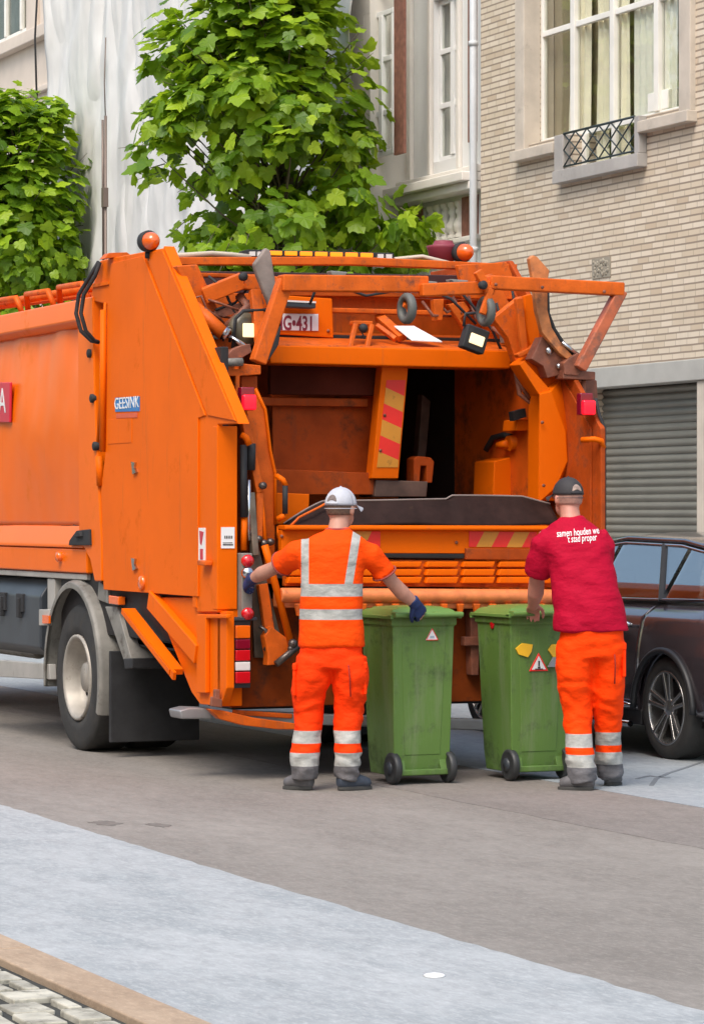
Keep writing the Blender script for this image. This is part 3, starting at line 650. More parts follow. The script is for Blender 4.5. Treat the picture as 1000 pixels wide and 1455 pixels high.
# --- gap column between container and tailgate
b = MB(); b.side([(131, 421), (152, 425), (150, 845), (144, 845)], XL + .05, .06); P('hinge_column', b, ORD)
b = MB()
for i, (x, y) in enumerate(((131, 502), (135, 566), (139, 634))): b.lathe(SX(x, y, XL) + V(.0, 0, 0), (-1, 0, 0), [(0, .03), (.03, .03), (.035, .02), (.035, 0)], 10)
P('bolt', b, BLK, bv=0)
b = MB(); b.tube([SX(147, 440, XL - .02), SX(146, 642, XL - .02)], .022, 10); b.tube([SX(141, 648, XL - .01), SX(143, 690, XL)], .028, 8); b.tube([SX(150, 430, XL), SX(138, 655, XL)], .012, 6); P('locking_rod', b, OR, bv=0)
b = MB()
for dx, dz in ((0, 0), (7, 3)):
    b.tube([SX(140 + dx * .3, 372, XL - .02), SX(128 + dx, 392, XL - .05), SX(112 + dx, 418, XL - .1), SX(108 + dx, 445, XL - .12), SX(115 + dx, 470, XL - .1), SX(130 + dx * .6, 484, XL - .03), SX(140, 486, XL)], .014, 8)
P('hydraulic_hose', b, BLK, bv=0)
# --- tailgate cheeks
def cheek(X, t, mk):
    b = MB(); b.side([(142, 370), (158, 366), (232, 352), (338, 602), (309, 603), (309, 870), (279, 870), (279, 848), (148, 838), (142, 700), (150, 640), (152, 432), (128, 427), (132, 405)], X, t)
    return b
ck = P('tailgate_side', cheek(XL, .035, 0), OR, bv=.008)
b = MB(); b.side([(206, 359), (230, 354), (334, 598), (294, 590)], XL - .010, .011); b.build('fold_panel', OR, ck, bevel=.004)
b = MB(); b.side([(156, 374), (203, 363), (291, 590), (281, 594), (281, 848), (147, 838), (144, 700), (150, 640), (154, 428)], XL - .010, .011); ad = b.build('access_door', OR, ck, bevel=.004)
b = MB()
for y in (665, 802): b.side([(186, y - 9), (191, y - 8), (190, y), (193, y + 6), (188, y + 9), (187, y)], XL - .026, .017)
b.build('latch', STL, ad)
b = MB(); c = SX(203, 828, XL - .01); b.lathe(c, (-1, 0, 0), [(0, .045), (.015, .045), (.022, .035), (.024, 0)], 18); b.build('reflector', AMBL, ck)
b = MB(); b.side([(152, 596), (187, 594), (187, 629), (153, 631)], XL - .013, .005); b.build('cover_plate', OR, ck, bevel=.002)
b = MB(); b.side([(129, 403), (154, 399), (154, 404), (129, 409)], XL - .012, .012); b.build('seam_lip', OR, ck, bevel=.002)
b = MB(); b.side([(163.5, 565), (198, 563), (198, 584), (163.5, 585)], XL - .014, .005); st_ = b.build('sticker', BLU, ck)
q = SX(165.5, 581.5, XL); q1 = SX(196.5, 581.5, XL)
text('GEESINK', .105, V(XL - .0155, q.y, q.z), (0, -1, 0), (0, .0, 1), WHT, 'lettering', st_, sx=(q.y - q1.y) / .36)
b = MB(); b.side([(165, 588), (195, 586), (195, 593), (165, 594)], XL - .0138, .004); b.build('sticker', mat('faded_red_tape', (.62, .09, .03), .4), ck)
# front faces of the slanted edge, welded flange
b = MB(); b.prism([SX(232, 352, XL), SX(338, 602, XL), SX(338, 602, XL) + V(.0, -.012, -.0), SX(232, 352, XL) + V(0, -.012, .012)], (.07, 0, 0)); P('edge_flange', b, OR, bv=.003)
ZK = SX(338, 602, XL).z
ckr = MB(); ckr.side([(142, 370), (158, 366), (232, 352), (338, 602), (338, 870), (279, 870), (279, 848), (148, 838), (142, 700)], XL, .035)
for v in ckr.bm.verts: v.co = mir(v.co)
P('tailgate_side', ckr, ORH, bv=.008)  # darker than the left cheek: shade painted into the colour
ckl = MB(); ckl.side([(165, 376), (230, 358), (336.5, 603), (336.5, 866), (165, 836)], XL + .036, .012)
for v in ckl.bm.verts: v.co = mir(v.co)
P('cheek_shade_plate', ckl, ORH, bv=.003)  # added plate, its dark colour puts shade on the right cheek's inner face
# --- rear corner posts (left modelled with the slot for the controls)
zb0 = SX(322, 870, XL).z
b = MB(); b.side([(309, 603), (322, 603), (322, 868), (309, 868)], XL - .003, .07)
xa, xb_ = XY(309, YR - .03), XY(338, YR - .03); z1 = RY(320, 603, YR).z; z2 = RY(320, 866, YR).z
b2 = MB(); b2.bx(XL - .004, XL + .125, YR - .06, YR + .02, z2, ZK - .004); P('rear_post', b2, OR, bv=.006)
b = MB(); b.bx(XL - .005, XL + .06, YR + .29, YR + .36, z2, ZK - .02); P('slot_edge', b, OR)
b = MB(); b.side([(292, 604), (310, 604), (310, 868), (292, 868)], XL + .05, .02); sb = P('control_recess', b, mat('red_orange_recess', (.62, .07, .008), .45))
for y, m_ in ((763, YEL), (780, GRN), (776, GRN), (830, BLK)):
    b = MB(); c = SX(301, y, XL + .05); b.lathe(c, (-1, 0, 0), [(0, .03), (.035, .03), (.04, .02), (.04, 0)], 14); b.build('button', m_, sb)
b = MB(); b.side([(297, 775), (306, 775), (306, 870), (297, 832)], XL + .03, .02); b.build('cable_box', BLK, sb, bevel=.003)
b = MB(); b.side([(281, 750), (291, 750), (291, 799), (281, 799)], XL - .006, .006); s1 = P('sticker', b, WHT, bv=0)
b = MB(); b.side([(283, 754), (289, 756), (286, 775), (284, 772)], XL - .008, .003); b.side([(284, 780), (288, 780), (288, 795), (284, 795)], XL - .008, .003); b.build('print', REDP, s1)
b = MB(); b.bx(XL + .02, XL + .105, YR - .065, YR - .06, RY(318, 779, YR).z, RY(318, 749, YR).z); s2 = P('sticker', b, WHT, bv=0)
b = MB(); zc = RY(318, 764, YR).z
for k in range(5): b.bx(XL + .04 + k * .011, XL + .046 + k * .011, YR - .067, YR - .064, zc - .005, zc + .012)
b.bx(XL + .03, XL + .095, YR - .067, YR - .064, zc - .045, zc - .038); b.bx(XL + .03, XL + .09, YR - .067, YR - .064, zc - .032, zc - .028); b.build('print', INK, s2)
b = MB(); b.side([(280, 796), (291, 797), (291, 804), (280, 803)], XL - .05, .05); P('catch', b, ORD)
# lower corner
b = MB(); b.side([(217, 849), (280, 849), (280, 869), (322, 869), (322, 978), (314, 1004), (284, 1001), (272, 984), (238, 900), (215, 860)], XL + .02, .05)
b.bx(XL + .02, XL + .16, YR - .05, YR, RY(330, 1003, YR).z, z2); P('lower_side', b, OR)
b = MB(); b.side([(279, 873), (292, 873), (292, 985), (279, 985)], XL - .01, .03); b.side([(292, 873), (322, 873), (322, 879), (292, 879)], XL - .01, .03); P('stiffener', b, OR)
b = MB(); b.beam(SX(215, 852, XL + .0), SX(282, 930, XL + .0), .05, .12); P('brace', b, OR)
b = MB(); b.side([(205, 848), (279, 850), (279, 905)], XL + .12, .02); P('inner_gusset', b, ORH)
b = MB(); b.beam(SX(182, 868, XL - .02), SX(250, 955, XL - .04), .09, .035); b.beam(SX(180, 874, XL - .05), SX(248, 961, XL - .07), .02, .05); P('side_guard', b, OR, bv=0)
# --- rear lamp clusters
def cluster(mirr):
    def f(v): return mir(v) if mirr else v
    h = MB(); x0, x1 = XL + .06, XL + .185; yf = YR - .12; za, zb = RY(335, 978, yf).z, RY(335, 882, yf).z
    h.bx(x0, x1, yf, YR - .05, za, zb); h.bx(x0 - .014, x0, yf - .03, YR - .05, za, zb + .01); h.bx(x0 - .014, x1 + .03, yf - .03, YR - .05, zb, zb + .02)
    for v in h.bm.verts: v.co = f(v.co)
    ho = P('tail_lamp', h, DGR, bv=.004)
    ys_ = [888, 908, 923, 940, 954, 972]
    for (a, c), mm in zip(zip(ys_, ys_[1:]), (AMBL, REDD, REDL, WHL, REDL)):
        l = MB(); l.bx(x0 + .02, x1 - .01, yf - .028, yf + .001, RY(335, c, yf).z + .003, RY(335, a, yf).z - .003)
        for v in l.bm.verts: v.co = f(v.co)
        l.build('lens', mm, ho, bevel=.006)
    # upper marker lamp
    u = MB(); yf = YR - (.33 if mirr else .07); zt = RY(354, 552, yf).z; zl = RY(354, 583, yf).z; xx = XY(354, yf) if not mirr else 2 * XM - XY(836, yf)
    u.bx(xx - .045, xx + .045, yf + .02, yf + .08, zl, zt + .01)
    for v in u.bm.verts: v.co = f(v.co)
    uo = P('marker_lamp', u, REDD, bv=.008); l = MB(); l.bx(xx - .044, xx + .044, yf - .02, yf + .02, zl + .002, zl + (zt - zl) * .72)
    for v in l.bm.verts: v.co = f(v.co)
    l.build('lens', REDG, uo, bevel=.012)
    return
cluster(False); cluster(True)
# --- control box the worker holds (grey with red knobs)
b = MB(); yc = YR - .10; b.bx(XY(342, yc), XY(357, yc), yc - .02, yc + .1, RY(350, 882, yc).z, RY(350, 786, yc).z); cb = P('control_box', b, GST)
for y, m_ in ((797, REDL), (814, STL), (872, REDL)):
    b = MB(); b.lathe(RY(350, y, yc - .02), (0, -1, 0), [(0, .034), (.03, .038), (.045, .03), (.05, 0)], 16); b.build('knob', m_, cb)
# --- hopper cavity
Yh = YR + .10
zl = RY(600, 712, YR).z; zt = RY(560, 522, Yh + .4).z
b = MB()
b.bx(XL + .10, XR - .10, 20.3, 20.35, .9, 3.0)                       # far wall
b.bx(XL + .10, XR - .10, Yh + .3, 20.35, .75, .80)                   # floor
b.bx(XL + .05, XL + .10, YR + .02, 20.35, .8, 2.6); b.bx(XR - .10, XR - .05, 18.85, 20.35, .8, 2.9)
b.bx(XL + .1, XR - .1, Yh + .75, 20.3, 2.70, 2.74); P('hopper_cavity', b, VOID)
YI = 17.95
b = MB(); b.bx(XR - .10, XR - .05, YR + .3, 18.85, .8, 2.9); P('hopper_side_wall', b, mat('worn_orange_hopper_wall', (.60, .09, .006), .5, spec=.2, var=.2, vs=4, dirt=((.12, .04, .02), .5, 2.6)))
b = MB(); b.rear([(384, 515), (535, 517), (533, 562), (384, 560)], YI + .12, .05); P('upper_shade_plate', b, mat('dark_maroon_shade', (.07, .014, .008), .8, var=.3, spec=.05))  # added dark plate, paints the header's shade at the top of the hopper
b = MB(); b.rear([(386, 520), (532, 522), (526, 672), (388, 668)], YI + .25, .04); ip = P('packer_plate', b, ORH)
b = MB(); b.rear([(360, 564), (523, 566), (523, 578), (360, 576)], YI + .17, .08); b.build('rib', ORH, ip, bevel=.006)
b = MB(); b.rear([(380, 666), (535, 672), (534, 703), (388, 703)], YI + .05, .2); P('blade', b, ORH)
b = MB(); b.rear([(388, 700), (440, 702), (438, 745), (392, 745)], YI - .25, .03); P('inner_plate', b, OR)
# striped guide post
b = MB(); b.rear([(543, 520), (580, 522), (566, 680), (528, 680)], YI, .10); po = P('guide_post', b, OR)
def stripes(cor, n, Y, par, first='R', dirn=1):
    """cor: four pixel corners (tl,tr,br,bl); n slanted bands along the long side"""
    tl, tr, br, bl = [RY(x, y, Y) for x, y in cor]
    vert = abs(tl.z - bl.z) > abs(tl.x - tr.x)
    for i in range(n):
        q = []; m_ = (RDS if (i % 2 == 0) == (first == 'R') else YLS)
        def pt(s, t): return (tl.lerp(bl, s)).lerp(tr.lerp(br, s), t) if vert else (tl.lerp(tr, s)).lerp(bl.lerp(br, s), t)
        k = .5 * dirn / n * 1.2; cl_ = lambda v: max(0, min(1, v))
        a, c = i / n, (i + 1) / n
        p = [pt(cl_(a * (1 + abs(k)) - (k if k > 0 else 0)), 0), pt(cl_(c * (1 + abs(k)) - (k if k > 0 else 0)), 0), pt(cl_(c * (1 + abs(k)) + (k if k < 0 else 0)), 1), pt(cl_(a * (1 + abs(k)) + (k if k < 0 else 0)), 1)]
        if (p[0] - p[1]).length + (p[2] - p[3]).length < .005: continue
        p = [v for j, v in enumerate(p) if (v - p[j - 1]).length > 1e-4]
        if len(p) < 3: continue
        s = MB(); s.prism(p, (0, -.003, 0)); s.build('stripe', m_, par)
stripes([(549, 540), (576, 540), (565, 664), (535, 664)], 6, YI - .001, po, 'R', 1)
# dark linkage in the cavity
b = MB(); b.rear([(600, 560), (612, 570), (606, 640), (600, 700), (585, 700), (594, 640)], 18.9, .08); b.rear([(534, 682), (608, 684), (606, 706), (532, 706)], YI + .02, .25); P('linkage', b, mat('dark_scuffed_steel', (.10, .055, .04), .6, var=.4, vs=8))
b = MB(); b.rear([(588, 652), (594, 648), (612, 650), (617, 656), (614, 686), (606, 686), (606, 662), (598, 662), (596, 686), (588, 684)], YI + .1, .12); P('clevis', b, ORH)
# right inner parts
b = MB(); b.rear([(702, 655), (768, 640), (768, 712), (700, 712)], YI + .05, .3); P('inner_cover', b, OR, bv=.01)
b = MB(); b.rear([(735, 596), (768, 594), (768, 612), (733, 612)], YI - .2, .2); P('bracket', b, OR)
b = MB(); b.tube([RY(722, 630, YI), RY(768, 622, YI)], .05, 14); b.tube([RY(706, 633, YI + .1), RY(724, 630, YI + .02)], [.02, .035], 8); P('hydraulic_cylinder', b, OR, bv=0)
b = MB(); b.tube([RY(690, 640, YI + .3), RY(700, 622, YI + .25), RY(716, 618, YI + .1), RY(730, 622, YI)], .02, 8); b.rear([(728, 585), (746, 580), (748, 592), (730, 598)], YI - .25, .06); P('pin', b, VOID, bv=0)
b = MB(); b.tube([RY(738, 470, YI - .1), RY(728, 500, YI - .3), RY(738, 560, YI - .35), RY(758, 575, YI - .4), RY(766, 586, YI - .4)], .016, 8); b.tube([RY(700, 466, YI - .1), RY(725, 485, YI - .3), RY(735, 540, YI - .35), RY(752, 566, YI - .4)], .014, 8); P('hydraulic_hose', b, RUST, bv=0)
# --- big curved arm on the right
Ya = YR + .02
b = MB(); b.rear([(738, 517), (752, 506), (770, 520), (797, 534), (822, 592), (816, 668), (797, 690), (790, 712), (765, 712), (766, 560)], Ya + .13, .16); ra = P('lift_side_arm', b, OR, bv=.01)
b = MB(); A_ = [RY(783, 556, Ya), RY(803, 612, Ya), RY(806, 655, Ya), RY(790, 692, Ya + .04), RY(766, 714, Ya + .05), RY(766, 560, Ya)]
B_ = [RY(797, 536, Ya + .125), RY(822, 592, Ya + .125), RY(816, 668, Ya + .125), RY(797, 694, Ya + .125), RY(768, 716, Ya + .125), RY(768, 556, Ya + .125)]
va = [b.bm.verts.new(p) for p in A_]; vb = [b.bm.verts.new(p) for p in B_]; b._face(va[::-1])
for i in range(6): b._face([va[i], va[(i + 1) % 6], vb[(i + 1) % 6], vb[i]])
b._face(vb); b.build('arm_face', OR, ra, bevel=.004)
b = MB(); b.rear([(738, 518), (745, 512), (784, 556), (766, 561)], Ya + .02, .1); b.build('arm_toe', OR, ra, bevel=.004)
# outer right side: strip, dark red tube work, black trim
b = MB(); b.rear([(820, 560), (852, 585), (854, 732), (822, 732)], YR + .06, .05); P('outer_panel', b, ORH)
b = MB(); b.tube([RY(846, 566, 16.96), RY(850, 586, 16.94), RY(858.5, 608, 16.91), RY(858.5, 850, 16.91)], .012, 8); P('trim', b, BLK, bv=0)
b = MB(); b.tube([RY(826, 625, 16.95), RY(845, 624, 16.88), RY(854, 626, 16.88), RY(857, 636, 16.9)], .018, 8); P('handle', b, OR, bv=0)
for px in (819, 829):
    b = MB(); b.tube([RY(px, 540, YR), RY(px, 600, YR), RY(px + 2, 680, YR)], .014, 8); P('hydraulic_hose', b, RUST, bv=0)
b = MB(); b.rear([(826, 538), (848, 540), (850, 575), (826, 572)], YR + .1, .1); P('lamp_bracket', b, RUST)
b = MB(); b.rear([(800, 525), (846, 528), (846, 540), (800, 538)], YR - .04, .12); P('cross_strip', b, RUST)
# --- sill, rubber flap, lower beam
yf = YR - .02
b = MB()
def flap(u, v):
    px = 412 + (793 - 412) * u; top = 708 + 1.2 * math.sin(u * 7) + (10 * max(0, (u - .9) / .1)) + (34 * (max(0, .16 - u) / .16) ** 1.2) + (-3 if u > .62 else 2); bot = 747 + 2 * math.sin(u * 11)
    top = min(top, bot - 3); p = RY(px, top + (bot - top) * v, yf - .05); p.y += .03 * math.sin(u * 9) * (1 - v) - .03 * v + .10 * (1 - v); return p
b.grid(60, 8, flap, thick=(0, .015, 0)); fo_ = P('rubber_flap', b, FLAP, bv=0)
b = MB(); b.tube([flap(i / 40, 0) for i in range(41)], .006, 6); b.build('flap_rim', mat('pale_worn_rim', (.22, .17, .15), .6), fo_)
b = MB(); b.tube([RY(412, 748, yf - .07), RY(425, 735, yf - .04), RY(455, 720, yf), RY(470, 711, yf)], .008, 6); P('flap_edge', b, ORD, bv=0)
b = MB(); b.rear([(405, 746), (792, 747), (792, 754), (405, 753)], yf - .09, .12); b.tube([RY(405, 750, yf - .08), RY(792, 751, yf - .08)], .015, 8); P('sill', b, OR)
b = MB(); b.rear([(400, 753), (795, 754), (795, 787), (400, 786)], yf - .03, .06); lb = P('lower_beam', b, OR)
stripes([(666, 755), (762, 756), (762, 778), (666, 777)], 5, yf - .033, lb, 'R', -1)
stripes([(505, 755), (540, 755), (540, 777), (505, 777)], 2, yf - .033, lb, 'Y', -1)
b = MB(); b.rear([(662, 779), (795, 780), (795, 796), (662, 795)], yf - .05, .04); P('lower_plate', b, ORH)
b = MB(); b.rear([(530, 786), (660, 787), (660, 794), (530, 793)], yf - .03, .05); P('shadow_slot', b, VOID)
b = MB(); b.rear([(405, 794), (795, 797), (795, 835), (405, 833)], yf - .005, .05); P('comb_back', b, ORD)
for a, c in ((409, 452), (455, 498), (503, 544), (548, 600), (606, 652), (658, 704), (709, 756), (760, 790)):
    for t_, u_ in ((798, 806), (809, 818), (820, 829)):
        b = MB(); b.rear([(a + 2, t_), (c, t_), (c - 3, u_), (a - 1, u_)], yf - .05 - .012 * ((u_ - 806) / 11), .05); P('comb_segment', b, OR, bv=.006)
b = MB(); b.tube([RY(398, 846, yf - .10), RY(795, 848, yf - .10)], .045, 16); b.rear([(398, 840), (795, 842), (795, 866), (398, 864)], yf - .10, .12); P('lift_bar', b, mat('scuffed_lift_bar', (.70, .20, .06), .5, var=.2, vs=10, bump=.15, dirt=((.25, .09, .04), .58, 12)), bv=.01)
b = MB()
for px in range(420, 790, 23): b.rear([(px, 858), (px + 10, 858), (px + 7, 876), (px + 3, 876)], yf - .15, .03)
P('comb_tooth', b, ORD)
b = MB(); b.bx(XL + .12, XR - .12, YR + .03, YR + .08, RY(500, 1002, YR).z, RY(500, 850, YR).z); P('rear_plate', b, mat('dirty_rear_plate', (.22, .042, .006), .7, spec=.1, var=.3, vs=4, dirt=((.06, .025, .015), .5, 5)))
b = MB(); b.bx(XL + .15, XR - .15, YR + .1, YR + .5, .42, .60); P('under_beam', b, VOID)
b = MB()
for px in (668, 700, 470, 540):
    b.rear([(px, 866), (px + 14, 866), (px + 12, 960), (px + 2, 960)], YR - .06, .08); b.rear([(px - 8, 905), (px + 24, 905), (px + 22, 918), (px - 8, 918)], YR - .08, .06)
P('lift_linkage', b, RUST)
# --- left inner arm and tangle of lift rods
b = MB(); b.rear([(362, 552), (366, 555), (377, 582), (384, 640), (391, 672), (391, 800), (392, 830), (378, 830), (366, 700), (352, 600), (350, 560)], YR + .12, .05); P('inner_arm', b, ORD)
b = MB(); b.tube([RY(363, 552, YR + .11), RY(377, 582, YR + .11), RY(384, 640, YR + .11), RY(391, 672, YR + .11), RY(391, 745, YR + .11)], .010, 6); P('arm_edge', b, OR, bv=0)
b = MB(); b.tube([RY(343, 618, YR - .03), RY(350, 622, YR - .05), RY(354, 632, YR - .05)], .02, 8); b.tube([RY(393, 676, YR), RY(402, 682, YR - .03), RY(406, 690, YR - .03)], .018, 8)
b.tube([RY(394, 738, YR), RY(405, 732, YR - .03)], .018, 8); b.tube([RY(396, 748, YR + .02), RY(396, 765, YR + .02)], .014, 8); P('grab_handle', b, OR, bv=0)
b = MB(); b.tube([RY(346, 632, YR - .03), RY(346, 735, YR - .03)], .022, 10); b.tube([RY(405, 690, YR - .03), RY(405, 730, YR - .03)], .018, 8); b.tube([RY(357, 630, YR), RY(356, 668, YR)], .03, 8); P('grip', b, BLK, bv=0)
b = MB(); b.tube([RY(353, 682, YR - .01), RY(354, 768, YR - .02)], .016, 10); P('piston_rod', b, STL, bv=0)
b = MB(); b.tube([RY(347, 735, YR - .02), RY(346, 782, YR - .02)], .02, 8); b.tube([RY(370, 690, YR + .03), RY(378, 780, YR - .02)], .012, 8)
b.tube([RY(376, 775, YR - .1), RY(383, 800, YR - .1), RY(414, 918, YR - .14)], .022, 10); P('lift_rod', b, OR, bv=0)
b = MB(); b.beam(RY(345, 590, YR + .05), RY(368, 700, YR + .03), .05, .06, (0, 1, 0)); b.beam(RY(368, 700, YR + .03), RY(366, 765, YR), .045, .05, (0, 1, 0)); b.beam(RY(372, 830, YR - .04), RY(386, 925, YR - .08), .06, .05, (0, 1, 0)); P('lift_link', b, ORD)
b = MB(); b.rear([(358, 770), (366, 770), (398, 900), (384, 935), (362, 935), (358, 850)], YR + .0, .05); b.beam(RY(356, 700, YR), RY(362, 790, YR - .03), .04, .05, (0, 1, 0)); P('lift_plate', b, mat('greasy_grey_brown_steel', (.15, .12, .09), .45, .4, var=.35, vs=10))
b = MB(); b.rear([(381, 930), (376, 905), (385, 890), (405, 905), (420, 912), (423, 922), (400, 944), (380, 946)], YR - .14, .08); P('comb_end', b, ORD)
b = MB(); b.tube([RY(392, 944, YR - .16), RY(424, 918, YR - .16)], .022, 8); b.ball(RY(416, 915, YR - .16), .03); b.ball(RY(413, 922, YR - .16), .02); b.tube([RY(368, 890, YR - .1), RY(378, 896, YR - .12), RY(382, 912, YR - .12), RY(376, 924, YR - .1)], .012, 6)
for x, y in ((366, 766), (374, 772), (383, 770), (372, 690), (358, 758)): b.lathe(RY(x, y, YR - .01), (0, -1, 0), [(0, .022), (.03, .022), (.035, 0)], 10)
P('pivot', b, mat('oily_steel', (.12, .10, .09), .35, .7), bv=0)
# upper left bracket over the marker lamp
b = MB(); b.rear([(314, 524), (341, 524), (341, 516), (371, 519), (371, 532), (341, 534), (341, 600), (335, 590), (335, 534), (312, 534)], YR + .2, .1); P('lamp_bracket', b, ORD)
b = MB(); b.rear([(342, 534), (366, 534), (366, 556), (343, 556)], YR + .26, .05); P('lamp_mount', b, ORH)
b = MB(); b.tube([RY(318, 515, YR + .18), RY(344, 514, YR + .18)], .026, 10); b.tube([RY(318, 512, YR + .17), RY(317, 528, YR + .17)], .012, 8); P('hinge_pin', b, GST, bv=0)
# --- top: crossbeams, arms, plate carrier
Yt = 17.9
b = MB(); b.rear([(384, 490), (727, 498), (725, 524), (384, 516)], Yt - .08, .25); hb = P('hopper_header', b, OR, bv=.01)
b = MB(); p = [RY(392, 470, Yt + .45), RY(720, 478, Yt + .45), RY(727, 497, Yt - .075), RY(384, 489, Yt - .075)]; b.prism(p, (0, .0, -.02)); P('sloped_top_plate', b, ORD)
b = MB(); b.rear([(300, 415), (745, 428), (745, 478), (300, 475)], Yt + .52, .04); P('upper_back_plate', b, ORD)
b = MB(); b.rear([(244, 365), (500, 364), (735, 375), (735, 385), (500, 376), (246, 376)], 18.15, .08); P('top_crossbeam', b, ORD)
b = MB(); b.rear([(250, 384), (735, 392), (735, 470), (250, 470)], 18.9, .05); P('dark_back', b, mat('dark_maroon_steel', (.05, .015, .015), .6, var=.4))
b = MB(); b.rear([(384, 400), (440, 398), (735, 410), (735, 424), (440, 420), (384, 420)], Yt + .4, .1); b.rear([(250, 386), (390, 390), (390, 396), (250, 392)], Yt + .5, .06); P('crossbeam', b, ORD)
b = MB(); b.rear([(440, 436), (745, 444), (745, 451), (440, 443)], Yt + .25, .06); P('tie_bar', b, ORD)
b = MB(); b.rear([(250, 377), (281, 375), (345, 515), (338, 540), (318, 538), (314, 515)], Yt + .02, .14); P('top_arm', b, ORD, bv=.01)
b = MB(); b.beam(RY(290, 420, Yt), RY(345, 398, Yt - .1), .10, .10, (0, 1, 0)); b.beam(RY(345, 401, Yt - .08), RY(405, 404, Yt - .08), .09, .08, (0, 1, 0)); P('folding_arm', b, ORD, bv=.008)
b = MB(); b.lathe(RY(344, 393, Yt - .2), (0, -1, 0), [(0, .025), (.03, .028), (.04, .018), (.042, 0)], 14); b.lathe(RY(684, 405, YR - .16), (0, -1, 0), [(0, .025), (.03, .028), (.04, .018), (.042, 0)], 14); P('buffer', b, BLK, bv=0)
b = MB(); b.tube([RY(276, 436, Yt - .1), RY(322, 478, Yt - .22)], .045, 12); P('hydraulic_cylinder', b, ORD, bv=0)
b = MB(); b.tube([RY(320, 474, Yt - .22), RY(354, 495, Yt - .28)], .016, 10); b.lathe(RY(318, 472, Yt - .22), RY(354, 495, Yt - .28) - RY(318, 472, Yt - .22), [(0, .05), (.03, .05), (.03, .02)], 12); P('piston_rod', b, STL, bv=0)
b = MB(); b.rear([(322, 505), (330, 496), (345, 490), (356, 488), (358, 500), (345, 508), (324, 512)], Yt - .32, .08); P('arm_knuckle', b, RUST)
random.seed(8); b = MB()
for i in range(7):
    x0, y0 = random.uniform(268, 300), random.uniform(420, 440); b.tube([RY(x0, y0, Yt - .1), RY(x0 + 15, y0 + random.uniform(-5, 22), Yt - .15), RY(x0 + random.uniform(18, 45), y0 + random.uniform(10, 40), Yt - .12), RY(random.uniform(325, 345), random.uniform(440, 475), Yt + .1)], .008, 6)
for i in range(6): b.tube([RY(600 + i * 22, 420 + random.uniform(0, 12), Yt + .1), RY(615 + i * 20, 440 + random.uniform(-8, 15), Yt), RY(640 + i * 15, 430 + random.uniform(0, 20), Yt + .1)], .010, 6)
P('hose_bundle', b, RUST, bv=0)
b = MB(); b.tube([RY(340, 420, Yt - .05), RY(352, 436, Yt - .12), RY(330, 458, Yt - .1), RY(315, 470, Yt)], .03, 8); b.beam(RY(304, 448, Yt), RY(372, 426, Yt - .05), .05, .06, (0, 1, 0)); P('pipe', b, RUST, bv=0)
b = MB(); b.beam(RY(362, 412, Yt - .2), RY(372, 500, Yt - .3), .07, .05, (0, 1, 0)); P('frame_leg', b, ORD)
# plate carrier, plate, plate lamp
b = MB(); b.rear([(384, 418), (472, 424), (474, 480), (384, 474)], Yt + .2, .04); pc = P('plate_carrier', b, OR)
b = MB(); b.rear([(392, 445), (452.5, 446), (452.5, 470), (392, 469)], Yt + .19, .006); npl = b.build('number_plate', mat('plate_white', (.68, .64, .66), .35, var=.04), pc, bevel=.003)
q = RY(386, 467, Yt + .185); text('MG•431', .128, V(q.x + .014, Yt + .189, q.z - .002), (1, 0, -.006), (0, 0, 1), MARN, 'lettering', npl, sx=.64, bold=.003)
b = MB(); e = .004
b = MB(); b.rear([(408, 427), (449, 429), (449, 438), (408, 436)], Yt + .1, .09); pl_ = b.build('plate_lamp', DGR, pc, bevel=.008)
b = MB(); b.rear([(408, 426), (449, 428), (449, 430.5), (408, 428.5)], Yt + .095, .02); b.build('lens', WHL, pl_)
# work lamps
for x, y, yy_, s in ((352, 468, Yt - .2, 1), (673, 482, Yt - .35, 1)):
    b = MB(); c = RY(x, y, yy_)
    if x < 500:
        b.ball(c + V(-.01, .03, .0), .11, 16, (1, .55, 1.0)); wl_ = P('work_lamp', b, mat('smoked_housing', (.10, .085, .055), .35), bv=0)
        l = MB(); l.bx(c.x - .055, c.x + .05, c.y - .062, c.y - .05, c.z - .05, c.z + .035); l.build('lens', LAMP, wl_, bevel=.01)
        k = MB(); k.tube([c + V(-.11, -.03, -.12), c + V(-.10, -.05, .06), c + V(-.05, -.05, .11), c + V(.1, -.05, .12)], .012, 8); k.build('guard', BLK, wl_)
    else:
        r_ = Matrix.Rotation(math.radians(18), 3, 'Y'); b.box(c, (.16, .08, .155), r_); wl_ = P('work_lamp', b, BLK, bv=.012)
        l = MB(); l.box(c + V(0, -.045, -.005), (.10, .012, .065), r_); l.build('lens', LAMP, wl_, bevel=.008)
        k = MB(); k.tube([c + V(-.07, 0, .08), c + V(-.06, 0, .16), c + V(.05, 0, .17)], .01, 6); k.build('bracket', BLK, wl_)
# grey-brown buffer board
b = MB(); b.rear([(361, 375), (378, 351), (385, 356), (396, 425), (392, 440), (384, 436), (366, 392)], Yt - .35, .05); P('buffer_board', b, mat('worn_grey_rubber', (.22, .175, .15), .7, var=.25, vs=10, bump=.2), bv=.012)
b = MB(); b.rear([(374, 512), (400, 462), (396, 490), (382, 512)], Yt - .3, .05); P('rubber_strip', b, BLK)
